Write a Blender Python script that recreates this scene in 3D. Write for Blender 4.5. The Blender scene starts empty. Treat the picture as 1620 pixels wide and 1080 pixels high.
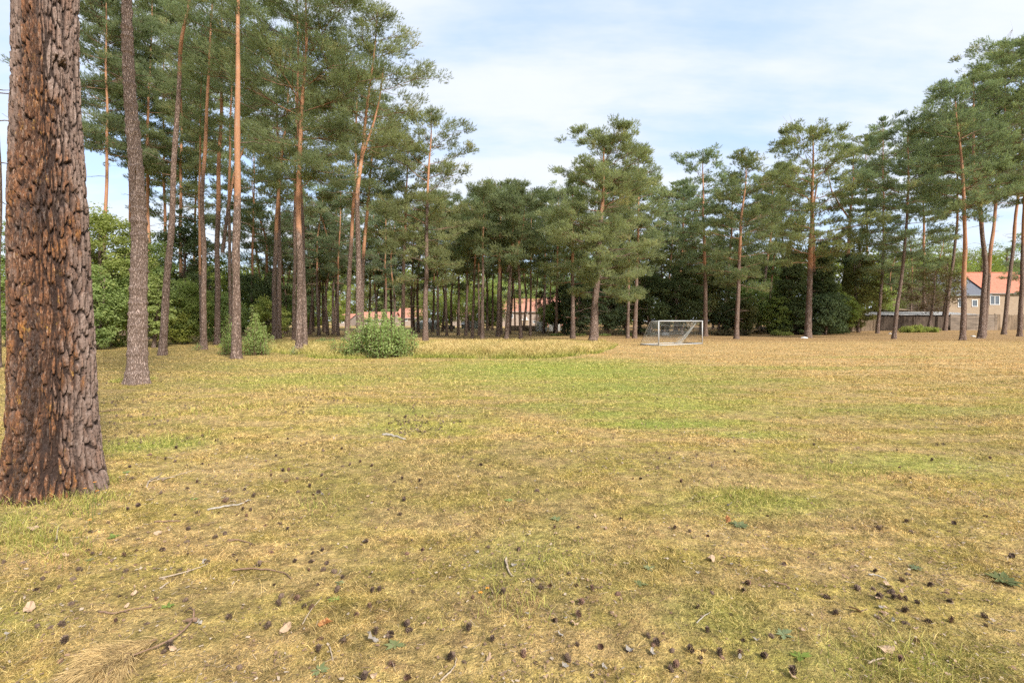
import bpy, math, random
import numpy as np
from mathutils import Vector, Matrix
C = bpy.context.scene
col = C.collection
R = math.radians
rng = np.random.default_rng(7)
random.seed(7)

# ------------------------------------------------------------------ camera, world, sun, exposure
F, HZ, CX, HC = 760.0, 508.0, 810.0, 1.65      # focal length in photo pixels, horizon row, centre column, eye height
cam = bpy.data.cameras.new("camera"); camo = bpy.data.objects.new("camera", cam); col.objects.link(camo)
camo.location = (0, 0, HC); camo.rotation_euler = (R(90), 0, 0)
cam.sensor_width = 36; cam.lens = 36 * F / 1620; cam.shift_y = -32 / 1620
cam.clip_start = 0.05; cam.clip_end = 5000
C.camera = camo
SUN_DIR = Vector((0.58, -0.74, 0.74)).normalized()
SUN_EL = math.asin(SUN_DIR.z); SUN_ROT = math.atan2(SUN_DIR.x, SUN_DIR.y)
C.view_settings.view_transform = 'Standard'; C.view_settings.look = 'None'
C.view_settings.exposure = 1.56; C.view_settings.gamma = 1.0
C.render.engine = 'CYCLES'
C.cycles.max_bounces = 5; C.cycles.diffuse_bounces = 4; C.cycles.glossy_bounces = 2
C.cycles.transmission_bounces = 3; C.cycles.transparent_max_bounces = 4
C.cycles.use_denoising = False; C.cycles.use_adaptive_sampling = True; C.cycles.adaptive_threshold = 0.02

def new_tree(idb):
    nt = idb.node_tree; nt.nodes.clear(); return nt
class N:                                         # tiny node helper
    def __init__(s, nt): s.nt = nt
    def __call__(s, t, ins=None, **kw):
        n = s.nt.nodes.new(t)
        for k, v in kw.items(): setattr(n, k, v)
        for k, v in (ins or {}).items():
            if isinstance(v, bpy.types.NodeSocket): s.nt.links.new(v, n.inputs[k])
            elif v is not None: n.inputs[k].default_value = v
        return n
    def math(s, op, a, b=None, clamp=False):
        n = s('ShaderNodeMath', {0: a}, operation=op, use_clamp=clamp)
        if b is not None:
            if isinstance(b, bpy.types.NodeSocket): s.nt.links.new(b, n.inputs[1])
            else: n.inputs[1].default_value = b
        return n.outputs[0]
    def mix(s, f, a, b, mode='MIX'):
        n = s.nt.nodes.new('ShaderNodeMix'); n.data_type = 'RGBA'; n.blend_type = mode; n.clamp_factor = True
        for k, v in ((0, f), (6, a), (7, b)):
            if isinstance(v, bpy.types.NodeSocket): s.nt.links.new(v, n.inputs[k])
            else: n.inputs[k].default_value = v if k == 0 else (*v, 1) if len(v) == 3 else v
        return n.outputs[2]
    def noise(s, vec, scale, detail=3, rough=0.55, dim='3D'):
        n = s('ShaderNodeTexNoise', {'Scale': scale, 'Detail': detail, 'Roughness': rough}, noise_dimensions=dim)
        if vec is not None: s.nt.links.new(vec, n.inputs['Vector'])
        return n.outputs[0]
    def ramp(s, f, a, b):                        # smooth 0..1 between a and b
        n = s('ShaderNodeMapRange', {0: f, 1: a, 2: b, 3: 0.0, 4: 1.0}, interpolation_type='SMOOTHSTEP')
        return n.outputs[0]
    def scaled(s, vec, sx, sy, sz, loc=(0, 0, 0), rot=(0, 0, 0)):
        n = s('ShaderNodeMapping', {'Scale': (sx, sy, sz), 'Location': loc, 'Rotation': rot})
        s.nt.links.new(vec, n.inputs['Vector']); return n.outputs[0]

world = bpy.data.worlds.new("World"); C.world = world; world.use_nodes = True
nt = new_tree(world); n = N(nt)
sky = n('ShaderNodeTexSky', sky_type='NISHITA', sun_disc=False, sun_elevation=SUN_EL, sun_rotation=SUN_ROT, air_density=1.0, dust_density=1.5, ozone_density=1.2)
tc = n('ShaderNodeTexCoord').outputs['Generated']
sep = n('ShaderNodeSeparateXYZ', {0: tc})
zz = n.math('ADD', n.math('MAXIMUM', sep.outputs[2], 0.0), 0.22)
cv = n('ShaderNodeCombineXYZ', {0: n.math('DIVIDE', sep.outputs[0], zz), 1: n.math('DIVIDE', sep.outputs[1], zz), 2: 0.0}).outputs[0]
c1 = n.noise(n.scaled(cv, 0.75, 1.3, 1, (3.1, 0.7, 0), (0, 0, R(12))), 1.3, 6, 0.55)
c2 = n.noise(n.scaled(cv, 0.4, 1.6, 1, (1.2, 5.7, 0), (0, 0, R(-8))), 2.6, 5, 0.6)
cl = n.math('ADD', n.math('MULTIPLY', c1, 0.7), n.math('MULTIPLY', c2, 0.3))
low = n.ramp(sep.outputs[2], 0.42, 0.06)
mask = n.math('ADD', n.math('MULTIPLY', n.ramp(cl, 0.37, 0.61), 0.88), n.math('MULTIPLY', low, 0.10), clamp=True)
bright = n.mix(n.noise(cv, 3.0, 3), (2.2, 2.32, 2.5), (2.45, 2.5, 2.6))
mul = n.mix(1.0, sky.outputs[0], (0.62, 0.66, 0.70), 'MULTIPLY')
cc = n.mix(mask, n.mix(0.65, mul, (1.7, 2.15, 2.85)), bright)
bg = n('ShaderNodeBackground', {'Color': cc, 'Strength': 0.145})
out = n('ShaderNodeOutputWorld'); nt.links.new(bg.outputs[0], out.inputs[0])

sl = bpy.data.lights.new("sun", 'SUN'); sl.energy = 2.55; sl.angle = R(10); sl.color = (1.0, 0.95, 0.88)
so = bpy.data.objects.new("sun", sl); col.objects.link(so)
so.rotation_euler = SUN_DIR.to_track_quat('Z', 'Y').to_euler(); so.location = (20, -20, 40)

# ------------------------------------------------------------------ ground height and pixel -> ground
def sstep(a, b, x):
    t = np.clip((x - a) / (b - a), 0, 1); return t * t * (3 - 2 * t)
def gh(x, y):
    x = np.asarray(x, float); y = np.asarray(y, float)
    r = 0.5 * sstep(52, 74, y)
    near = np.exp(-((x * x + y * y) / 40.0 ** 2))
    r = r + near * (0.018 * np.sin(x * .9 + 1.3 * np.sin(y * .5)) + 0.014 * np.sin(y * 1.1 + .7 * x) + 0.008 * np.sin(x * 2.7 - y * 1.9))
    r = r + 0.07 * np.exp(-(((x + 4.3) / 1.0) ** 2 + ((y - 4.5) / 1.0) ** 2)) + 0.07 * np.exp(-(((x + 10) / 1.4) ** 2 + ((y - 13) / 1.4) ** 2))
    return r
def gz(x, y): return float(gh(x, y))
def ground_at(px, py):
    lo, hi = 1.0, 220.0
    for _ in range(50):
        Y = (lo + hi) / 2
        yy = HZ + F * (HC - gz((px - CX) * Y / F, Y)) / Y
        if yy > py: lo = Y
        else: hi = Y
    Y = (lo + hi) / 2; X = (px - CX) * Y / F
    return X, Y, gz(X, Y)
def at(px, py, Y): return np.array([(px - CX) * Y / F, Y, HC + (HZ - py) * Y / F])

# ------------------------------------------------------------------ mesh helpers
def mk(name, V, Fs, mats, parent=None, attrs=None, smooth=False, midx=None, normals=None):
    """V (n,3); Fs list of int arrays (m,3) or (m,4)"""
    if not isinstance(Fs, list): Fs = [Fs]
    Fs = [f for f in Fs if len(f)]
    me = bpy.data.meshes.new(name)
    V = np.asarray(V, np.float32)
    me.vertices.add(len(V)); me.vertices.foreach_set('co', V.ravel())
    nl = sum(f.size for f in Fs); nf = sum(len(f) for f in Fs)
    me.loops.add(nl); me.loops.foreach_set('vertex_index', np.concatenate([f.ravel() for f in Fs]).astype(np.int32))
    tot = np.concatenate([np.full(len(f), f.shape[1]) for f in Fs]).astype(np.int32)
    st = np.concatenate([[0], np.cumsum(tot)[:-1]]).astype(np.int32)
    me.polygons.add(nf); me.polygons.foreach_set('loop_start', st); me.polygons.foreach_set('loop_total', tot)
    me.polygons.foreach_set('use_smooth', np.full(nf, smooth, bool))
    for m in (mats if isinstance(mats, (list, tuple)) else [mats]): me.materials.append(m)
    if midx is not None: me.polygons.foreach_set('material_index', np.asarray(midx, np.int32))
    for k, v in (attrs or {}).items():
        a = me.attributes.new(k, 'FLOAT', 'POINT'); a.data.foreach_set('value', np.asarray(v, np.float32))
    me.update(calc_edges=True)
    if normals is not None: me.normals_split_custom_set_from_vertices(np.asarray(normals, np.float32))
    o = bpy.data.objects.new(name, me); col.objects.link(o)
    if parent is not None: o.parent = parent
    return o
def tag(o, label=None, cat=None, group=None, kind=None):
    if label: o['label'] = label
    if cat: o['category'] = cat
    if group: o['group'] = group
    if kind: o['kind'] = kind
    return o
def empty(name, loc=(0, 0, 0), rz=0):
    o = bpy.data.objects.new(name, None); col.objects.link(o); o.location = loc; o.rotation_euler = (0, 0, rz); o.empty_display_size = .1
    return o
def copy_tree(o, parent=None):
    c = o.copy(); col.objects.link(c)
    if parent is not None: c.parent = parent
    for ch in list(o.children): copy_tree(ch, c)
    return c
class Geo:                                        # accumulates tubes, boxes and loose faces
    def __init__(s): s.V = []; s.Q = []; s.T = []; s.n = 0; s.A = []
    def add(s, V, Q=None, T=None, a=0.0):
        V = np.asarray(V, float)
        if Q is not None: s.Q.append(np.asarray(Q, int) + s.n)
        if T is not None: s.T.append(np.asarray(T, int) + s.n)
        s.V.append(V); s.n += len(V); s.A.append(np.broadcast_to(np.asarray(a, float), (len(V),)))
    def tube(s, P, r, k=6, cap=True, a=0.0):
        P = np.asarray(P, float); m = len(P); r = np.asarray(r, float); r = r if r.ndim == 2 else np.broadcast_to(r, (m,))
        T = np.gradient(P, axis=0); T /= np.linalg.norm(T, axis=1)[:, None] + 1e-9
        ref = np.array([1., 0, 0]) if abs(T[0][0]) < .8 else np.array([0, 1., 0])
        U = np.cross(T, ref); U /= np.linalg.norm(U, axis=1)[:, None] + 1e-9; W = np.cross(T, U)
        th = np.arange(k) * 2 * np.pi / k
        V = P[:, None] + (r[:, None, None] if r.ndim == 1 else r[:, :, None]) * (np.cos(th)[None, :, None] * U[:, None] + np.sin(th)[None, :, None] * W[:, None])
        i, j = np.meshgrid(np.arange(m - 1), np.arange(k), indexing='ij'); j2 = (j + 1) % k
        Q = np.stack([i * k + j, i * k + j2, (i + 1) * k + j2, (i + 1) * k + j], -1).reshape(-1, 4)
        V = V.reshape(-1, 3)
        Tt = None
        if cap:
            V = np.vstack([V, P[0], P[-1]]); jj = np.arange(k); b = m * k
            Tt = np.vstack([np.stack([(jj + 1) % k, jj, np.full(k, b)], 1), np.stack([(m - 1) * k + jj, (m - 1) * k + (jj + 1) % k, np.full(k, b + 1)], 1)])
        aa = np.broadcast_to(np.asarray(a, float), (m,)).repeat(k)
        if cap: aa = np.concatenate([aa, aa[:1], aa[-1:]])
        s.add(V, Q, Tt, aa)
    def box(s, c, d, rz=0.0, a=0.0):
        x, y, z = np.asarray(d) / 2.0
        v = np.array([[sx * x, sy * y, sz * z] for sz in (-1, 1) for sx, sy in ((-1, -1), (1, -1), (1, 1), (-1, 1))])
        ca, sa = math.cos(rz), math.sin(rz)
        v = np.stack([v[:, 0] * ca - v[:, 1] * sa, v[:, 0] * sa + v[:, 1] * ca, v[:, 2]], 1) + np.asarray(c)
        s.add(v, [[0, 3, 2, 1], [4, 5, 6, 7], [0, 1, 5, 4], [1, 2, 6, 5], [2, 3, 7, 6], [3, 0, 4, 7]], None, a)
    def build(s, name, mat, parent=None, smooth=False, attr=None):
        return mk(name, np.vstack(s.V), ([np.vstack(s.Q)] if s.Q else []) + ([np.vstack(s.T)] if s.T else []), mat, parent,
                  {attr: np.concatenate(s.A)} if attr else None, smooth)
def unit(v): return v / (np.linalg.norm(v, axis=-1, keepdims=True) + 1e-9)
def randdir(n_, r=rng): return unit(r.normal(size=(n_, 3)))

def hash2(ix, iy, s=0):
    h = np.sin(ix * 127.1 + iy * 311.7 + s * 74.7) * 43758.5453
    return h - np.floor(h)
def vnoise(x, y, s=0):
    ix, iy = np.floor(x), np.floor(y); fx, fy = x - ix, y - iy
    fx = fx * fx * (3 - 2 * fx); fy = fy * fy * (3 - 2 * fy)
    a = hash2(ix, iy, s); b = hash2(ix + 1, iy, s); c = hash2(ix, iy + 1, s); d = hash2(ix + 1, iy + 1, s)
    return (a * (1 - fx) + b * fx) * (1 - fy) + (c * (1 - fx) + d * fx) * fy
def fbm(x, y, s=0, o=4):
    t = 0; a = .5; w = 0
    for i in range(o): t = t + a * vnoise(x * 2 ** i, y * 2 ** i, s + i); w += a; a *= .5
    return t / w

# ------------------------------------------------------------------ materials
def mat_new(name):
    m = bpy.data.materials.new(name); m.use_nodes = True; nt = new_tree(m); return m, nt, N(nt)
def finish(nt, sh):
    o = nt.nodes.new('ShaderNodeOutputMaterial'); nt.links.new(sh, o.inputs[0])
def principled(n, colr, rough=.9, spec=.2, bump=None, bstr=.5, bdist=.02, metal=0):
    ins = {'Base Color': colr if isinstance(colr, bpy.types.NodeSocket) else (*colr, 1), 'Roughness': rough, 'Specular IOR Level': spec, 'Metallic': metal}
    if bump is not None:
        ins['Normal'] = n('ShaderNodeBump', {'Height': bump, 'Strength': bstr, 'Distance': bdist}).outputs[0]
    return n('ShaderNodeBsdfPrincipled', ins).outputs[0]
def simple(name, c, rough=.8, var=.25, scale=6.0, spec=.25, metal=0, streak=None, bump=.2, bdist=.01):
    m, nt, n = mat_new(name)
    pos = n('ShaderNodeTexCoord').outputs['Object']
    v = n.scaled(pos, *(streak or (1, 1, 1)))
    f = n.noise(v, scale, 5, .65)
    f2 = n.noise(v, scale * 6, 3, .6)
    f = n.math('ADD', n.math('MULTIPLY', f, .65), n.math('MULTIPLY', f2, .35))
    d = tuple(x * (1 - var) for x in c); l = tuple(min(1, x * (1 + var)) for x in c)
    cc = n.mix(n.ramp(f, .3, .7), d, l)
    finish(nt, principled(n, cc, rough, spec, f2, bump, bdist, metal)); return m

# real colour zones of the lawn, in ground metres: green patches, straw, tan far field, litter under the pines
def turf_color(n, rnd=None):
    geo = n('ShaderNodeNewGeometry').outputs['Position']
    sp = n('ShaderNodeSeparateXYZ', {0: geo}); X, Y = sp.outputs[0], sp.outputs[1]
    flat = n('ShaderNodeCombineXYZ', {0: X, 1: Y, 2: 0.0}).outputs[0]
    big = n.noise(n.scaled(flat, .22, .5, 1, (2, 1, 0), (0, 0, R(-14))), 1.0, 4, .6)
    mid = n.noise(n.scaled(flat, .7, 1.5, 1, (7, 3, 0), (0, 0, R(-18))), 1.3, 4, .65)
    sml = n.noise(flat, 5.0, 4, .7)
    fine = n.noise(flat, 38.0, 3, .7)
    strk = n.noise(n.scaled(flat, .16, 1.5, 1, (0, 0, 0), (0, 0, R(-7))), 1.0, 4, .65)
    wob = n.math('ADD', n.math('MULTIPLY', mid, .8), n.math('MULTIPLY', sml, .45))
    green = None
    for (cx, cy, rx, ry, w) in ((1.6, 16.5, 5.6, 5.2, 1.0), (2.6, 12.0, 3.0, 2.4, .8), (3.3, 9.6, 2.2, 1.5, .7), (2.5, 7.7, 1.6, .55, .95), (1.6, 8.5, 1.0, .5, .8), (3.6, 7.0, 1.0, .35, .7), (1.0, 9.4, 1.3, .8, .6), (2.2, 4.35, .8, .4, .65), (-5.8, 13.5, 3.2, 2.0, .6),
                             (-4.7, 6.4, .8, .5, .8), (.25, 3.4, .6, .5, .45), (-1.6, 7.6, 1.3, .8, .5), (1.95, 2.35, .9, .25, .5), (-2.9, 2.6, .5, .3, .5), (4.8, 5.6, 1.6, .5, .6), (7.5, 9.0, 3.0, .7, .45),
                             (9, 17, 5, .8, .5), (17, 22, 5, .7, .4), (-2.2, 8.9, 1.8, .7, .55), (1.2, 2.7, .4, .3, .55), (5.4, 13.2, 3.2, 1.1, .55), (-9, 18, 4, 2.2, .45), (-4.4, 3.8, .6, .4, .7)):
        dx = n.math('MULTIPLY', n.math('SUBTRACT', X, cx), 1 / rx); dy = n.math('MULTIPLY', n.math('SUBTRACT', Y, cy), 1 / ry)
        d = n.math('SQRT', n.math('ADD', n.math('MULTIPLY', dx, dx), n.math('MULTIPLY', dy, dy)))
        g = n.math('MULTIPLY', n.ramp(n.math('ADD', d, n.math('MULTIPLY', n.math('SUBTRACT', wob, .6), 1.0)), 1.45, .10), w)
        green = g if green is None else n.math('MAXIMUM', green, g)
    straw = (.50, .350, .145); pale = (.60, .44, .205); moss = (.355, .285, .066); olive = (.175, .152, .055); grn = (.26, .320, .056); tan = (.56, .345, .155); brown = (.25, .150, .080)
    c = n.mix(n.ramp(mid, .35, .62), moss, straw)
    c = n.mix(n.math('MULTIPLY', n.ramp(big, .58, .36), .40), c, olive)
    c = n.mix(n.math('MULTIPLY', n.ramp(strk, .52, .75), .5), c, pale)
    c = n.mix(n.math('MULTIPLY', n.ramp(sml, .52, .68), .6), c, brown)
    c = n.mix(n.math('MULTIPLY', n.ramp(n.noise(flat, 9.0, 3, .7), .55, .7), .5), c, olive)
    # dry tan field further off and to the sunny side
    far = n.math('ADD', n.math('MULTIPLY', Y, .045), n.math('MULTIPLY', X, .03))
    far = n.math('ADD', far, n.math('MULTIPLY', n.math('SUBTRACT', strk, .5), 1.3))
    fm = n.ramp(far, .75, 1.35)
    c = n.mix(n.math('MULTIPLY', fm, .85), c, n.mix(n.ramp(strk, .38, .62), n.mix(n.ramp(mid, .4, .6), (.33, .235, .09), tan), n.mix(n.ramp(sml, .3, .7), tan, pale)))
    c = n.mix(green, c, n.mix(n.ramp(sml, .20, .55), (.22, .24, .055), grn))
    c = n.mix(n.math('MULTIPLY', green, n.math('MULTIPLY', n.ramp(strk, .45, .65), .5)), c, (.40, .37, .07))
    # needle litter band under the row of pines
    lit = n.math('MULTIPLY', n.ramp(n.math('ADD', Y, n.math('MULTIPLY', n.math('SUBTRACT', mid, .5), 14)), 36, 43), n.ramp(X, 2, 14))
    c = n.mix(n.math('MULTIPLY', lit, .65), c, (.30, .170, .085))
    nearm = n.math('MULTIPLY', n.math('ADD', n.ramp(Y, 6.5, 2.0), n.math('MULTIPLY', n.ramp(mid, .5, .65), .5)), .42)
    c = n.mix(nearm, c, n.mix(.5, c, (.30, .185, .075)))
    litl = n.math('MULTIPLY', n.ramp(n.math('ADD', n.math('MULTIPLY', X, -1), n.math('MULTIPLY', n.math('SUBTRACT', mid, .5), 8)), 7.5, 12), .35)
    c = n.mix(litl, c, (.30, .22, .085))
    det = n.ramp(n.noise(flat, 6.0, 10, .86), .36, .64)
    det2 = n.noise(n.scaled(flat, 1, 1, 1, (31, 17, 0)), 11.0, 9, .84)
    c = n.mix(n.math('MULTIPLY', n.ramp(det2, .51, .60), .7), c, n.mix(.6, c, (.10, .10, .028)))
    c = n.mix(n.math('MULTIPLY', n.ramp(det2, .47, .38), .45), c, n.mix(.5, c, (.60, .41, .17)))
    v = n.math('ADD', n.math('MULTIPLY', det, .95), .44)
    c = n.mix(1.0, c, n('ShaderNodeCombineColor', {0: v, 1: v, 2: v}).outputs[0], 'MULTIPLY')
    return c, fine, sml
def make_turf():
    m, nt, n = mat_new('lawn_turf')
    c, fine, sml = turf_color(n)
    vf = n.ramp(n.noise(n('ShaderNodeNewGeometry').outputs['Position'], 30.0, 5, .8), .42, .58)
    c = n.mix(n.math('MULTIPLY', vf, .55), c, n.mix(.65, c, (.13, .095, .045)))
    finish(nt, principled(n, c, .95, .1, n.math('ADD', fine, n.math('MULTIPLY', sml, 1.5)), .9, .03)); return m
def make_blade(name, tall=False):
    m, nt, n = mat_new(name)
    c, fine, sml = turf_color(n)
    v = n('ShaderNodeAttribute', attribute_name='v').outputs['Fac']
    c = n.mix(n.ramp(v, .35, 1.0), c, n.mix(.5, c, (.66, .49, .22)))
    c = n.mix(n.math('MULTIPLY', n.ramp(v, .22, .0), .45), c, (.10, .125, .03))
    if tall:
        h = n('ShaderNodeAttribute', attribute_name='h').outputs['Fac']
        gold = n.mix(n.ramp(v, .1, .9), (.48, .325, .125), (.68, .50, .25))
        c = n.mix(h, n.mix(n.ramp(v, .2, .8), (.15, .20, .035), (.30, .30, .07)), gold)
    k = n.math('ADD', n.math('MULTIPLY', v, 1.0), .72)
    c = n.mix(1.0, c, n('ShaderNodeCombineColor', {0: k, 1: k, 2: k}).outputs[0], 'MULTIPLY')
    d = n('ShaderNodeBsdfDiffuse', {'Color': c}); t = n('ShaderNodeBsdfTranslucent', {'Color': c})
    finish(nt, n('ShaderNodeMixShader', {0: .35, 1: d.outputs[0], 2: t.outputs[0]}).outputs[0]); return m
M_TURF = make_turf(); M_BLADE = make_blade('lawn_blades'); M_TALL = make_blade('tall_dry_grass_blades', True)

def make_bark(name, scale=1.0, grey=(.34, .250, .200), dark=(.095, .062, .046), orange=(.44, .225, .125), big=False):
    m, nt, n = mat_new(name)
    pos = n('ShaderNodeTexCoord').outputs['Object']
    rnd = n('ShaderNodeObjectInfo').outputs['Random']
    ob = n('ShaderNodeAttribute', attribute_name='ob').outputs['Fac']
    v = n.scaled(pos, 1, 1, .22)
    warp = n.noise(v, 9 * scale, 5, .75)
    vw = n('ShaderNodeVectorMath', {0: v, 1: n('ShaderNodeCombineXYZ', {0: n.math('MULTIPLY', warp, .16), 1: n.math('MULTIPLY', warp, -.16), 2: 0.0}).outputs[0]}, operation='ADD').outputs[0]
    vor = n('ShaderNodeTexVoronoi', {'Vector': vw, 'Scale': 21 * scale}, feature='DISTANCE_TO_EDGE').outputs[0]
    plate = n.math('ADD', n.math('MULTIPLY', n.ramp(vor, .0, .22), .8), .2)
    cell = n('ShaderNodeTexVoronoi', {'Vector': vw, 'Scale': 21 * scale}).outputs['Color']
    cs = n('ShaderNodeSeparateColor', {0: cell}).outputs[0]
    f = n.noise(n.scaled(pos, 1, 1, .35), 34 * scale, 4, .7)
    c = n.mix(cs, tuple(x * .8 for x in grey), tuple(x * 1.2 for x in grey))
    c = n.mix(n.ramp(f, .40, .60), n.mix(.8, c, dark), c)
    c = n.mix(n.math('MULTIPLY', n.ramp(n.noise(n.scaled(pos, 1, 1, .3), 12 * scale, 4, .7), .52, .66), .6), c, (.48, .385, .335))
    c = n.mix(n.math('SUBTRACT', 1.0, plate), c, dark)
    c = n.mix(n.math('MULTIPLY', rnd, .35), c, n.mix(.5, c, (.30, .17, .11)))
    oc = n.mix(n.ramp(f, .3, .7), tuple(x * .62 for x in orange), orange)
    oc = n.mix(n.ramp(n.noise(n.scaled(pos, 1, 1, .5), 5, 3), .55, .7), oc, (.36, .225, .15))
    om = n.ramp(n.math('ADD', ob, n.math('MULTIPLY', n.math('SUBTRACT', n.noise(pos, 2.2, 4, .7), .5), .9)), .30, .70)
    c = n.mix(om, c, oc)
    h = n.math('ADD', n.math('MULTIPLY', plate, n.math('SUBTRACT', 1.1, om)), n.math('MULTIPLY', f, .5))
    finish(nt, principled(n, c, .92, .12, h, .9, .035 / scale)); return m
M_BARK = make_bark('pine_bark')
M_BARK2 = make_bark('ringed_pine_bark', 1.5, (.50, .385, .325), (.15, .10, .075))
M_TWIG = simple('pine_twig', (.17, .105, .07), .9, .3, 8)
def make_bigbark():
    m, nt, n = mat_new('old_resin_stained_bark')
    pos = n('ShaderNodeTexCoord').outputs['Object']
    cr = n('ShaderNodeAttribute', attribute_name='crack').outputs['Fac']
    cell = n('ShaderNodeAttribute', attribute_name='cell').outputs['Fac']
    stn = n('ShaderNodeAttribute', attribute_name='stain').outputs['Fac']
    f = n.noise(n.scaled(pos, 1, 1, .4), 42, 5, .72); g = n.noise(n.scaled(pos, 1, 1, .3), 9, 4, .65)
    fl = n.noise(n.scaled(pos, 1, 1, .16), 90, 3, .6)
    grey = n.mix(cell, (.145, .098, .075), (.35, .262, .215))
    grey = n.mix(n.ramp(f, .42, .68), n.mix(.6, grey, (.13, .08, .06)), grey)
    grey = n.mix(n.math('MULTIPLY', n.ramp(g, .5, .7), .5), grey, (.20, .105, .065))
    red = n.mix(cell, (.095, .043, .024), (.26, .115, .052))
    red = n.mix(n.math('MULTIPLY', n.ramp(g, .55, .72), .7), red, (.43, .18, .04))
    red = n.mix(n.ramp(f, .44, .58), n.mix(.75, red, (.05, .028, .018)), red)
    gold = n.math('MULTIPLY', n.ramp(n.noise(n.scaled(pos, 1, 1, .7), 13, 4, .75), .60, .70), .8)
    red = n.mix(gold, red, (.42, .235, .045))
    red = n.mix(n.math('MULTIPLY', n.ramp(fl, .56, .66), .5), red, (.40, .27, .19))
    sm = n.ramp(n.math('ADD', stn, n.math('MULTIPLY', n.math('SUBTRACT', g, .5), 1.3)), .30, .62)
    c = n.mix(sm, grey, red)
    blk = n.ramp(n.math('ADD', stn, n.math('MULTIPLY', n.math('SUBTRACT', n.noise(n.scaled(pos, 1, 1, .16), 5.0, 5, .72), .5), 2.6)), .92, 1.15)
    c = n.mix(n.math('MULTIPLY', blk, .72), c, (.022, .014, .011))
    c = n.mix(n.math('MULTIPLY', n.ramp(cr, .10, .95), .92), c, (.030, .018, .014))
    c = n.mix(n.math('MULTIPLY', n.ramp(fl, .60, .72), .35), c, n.mix(.5, c, (.45, .38, .33)))
    wet = n.math('SUBTRACT', .92, n.math('MULTIPLY', blk, .45))
    h = n.math('ADD', f, n.math('MULTIPLY', fl, .7))
    finish(nt, n('ShaderNodeBsdfPrincipled', {'Base Color': c, 'Roughness': wet, 'Specular IOR Level': .3, 'Normal': n('ShaderNodeBump', {'Height': h, 'Strength': .9, 'Distance': .016}).outputs[0]}).outputs[0])
    return m
M_BIG = make_bigbark()

def make_leaf(name, dark, light, tr=.35, odd=None, scale=.45, trc=None):
    m, nt, n = mat_new(name)
    pos = n('ShaderNodeNewGeometry').outputs['Position']
    v = n('ShaderNodeAttribute', attribute_name='v').outputs['Fac']
    rnd = n('ShaderNodeObjectInfo').outputs['Random']
    f = n.noise(pos, scale, 3, .6)
    k = n.math('ADD', n.math('MULTIPLY', v, .75), n.math('MULTIPLY', n.math('SUBTRACT', f, .5), .9), clamp=True)
    c = n.mix(k, dark, light)
    if odd: c = n.mix(n.math('MULTIPLY', n.ramp(v, .80, .97), .7), c, odd)
    hv = n('ShaderNodeHueSaturation', {'Hue': n.math('ADD', n.math('MULTIPLY', rnd, .03), .475), 'Saturation': n.math('ADD', n.math('MULTIPLY', rnd, -.22), 1.0), 'Value': n.math('ADD', n.math('MULTIPLY', rnd, .3), .88), 'Fac': 1.0, 'Color': c}).outputs[0]
    p = n('ShaderNodeBsdfDiffuse', {'Color': hv, 'Roughness': .6}).outputs[0]
    t = n('ShaderNodeBsdfTranslucent', {'Color': n.mix(1.0, hv, (1.15, 1.25, .7), 'MULTIPLY')}).outputs[0]
    finish(nt, n('ShaderNodeMixShader', {0: tr, 1: p, 2: t}).outputs[0]); return m
M_NEEDLE = make_leaf('pine_needles', (.140, .180, .098), (.360, .420, .225), .5, (.46, .42, .21))
M_NEEDLE_Y = make_leaf('yellowish_pine_needles', (.175, .205, .100), (.425, .465, .230), .5, (.50, .44, .22))  # lighter, yellower needle colour for some of the pines
M_NEEDLE_B = make_leaf('bluish_pine_needles', (.135, .178, .105), (.340, .410, .235), .49, (.42, .38, .18))
M_LEAF_G = make_leaf('green_leaves', (.15, .22, .055), (.40, .48, .13), .46, (.30, .30, .07))
M_LEAF_Y = make_leaf('yellow_green_leaves', (.19, .235, .045), (.44, .49, .12), .48, (.40, .37, .1))
M_LEAF_D = make_leaf('dark_evergreen_leaves', (.055, .086, .038), (.185, .240, .095), .3, (.09, .12, .04))
M_LEAF_O = make_leaf('olive_leaves', (.11, .125, .04), (.27, .27, .09), .4, (.30, .19, .08))
M_LEAF_P = make_leaf('bronze_leaves', (.085, .07, .038), (.23, .18, .09), .35, (.12, .16, .04))
M_BUSH = make_leaf('sapling_leaves', (.19, .29, .08), (.48, .60, .22), .48, (.42, .46, .18), 1.5)
M_IVY = make_leaf('ivy_leaves', (.020, .040, .014), (.075, .11, .03), .2)

# ------------------------------------------------------------------ setting: ground
def ground():
    a = np.concatenate([-np.geomspace(1500, 75, 14), np.linspace(-70, -14, 70), np.linspace(-13.5, 13.5, 150), np.linspace(14, 70, 70), np.geomspace(75, 1500, 14)])
    b = np.concatenate([-np.geomspace(1500, 12, 12), np.linspace(-10, 0, 12), np.linspace(.2, 16, 100), np.linspace(16.4, 80, 110), np.geomspace(84, 1500, 16)])
    X, Y = np.meshgrid(a, b, indexing='ij'); Z = gh(X, Y)
    w = len(b); i, j = np.meshgrid(np.arange(len(a) - 1), np.arange(w - 1), indexing='ij')
    Q = np.stack([i * w + j, (i + 1) * w + j, (i + 1) * w + j + 1, i * w + j + 1], -1).reshape(-1, 4)
    o = mk('ground', np.stack([X, Y, Z], -1).reshape(-1, 3), Q, M_TURF, smooth=True); tag(o, kind='structure')
ground()

# region of unmown grass behind the mowing edge (ground metres)
def edge_y(X):                                    # front edge of the rough, grows away from the camera towards +X
    return 21.2 + np.where(X > 1.0, (X - 1.0) ** 2 * .30, 0) + np.where(X < -8.5, (-8.5 - X) * .9, 0) + .35 * (fbm(X * .9, X * 0 + 3.3) - .5)
def rough_mask(X, Y):
    return (Y > edge_y(X)) & (Y < 40) & (X < 7.5) & (X > -19)

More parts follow.
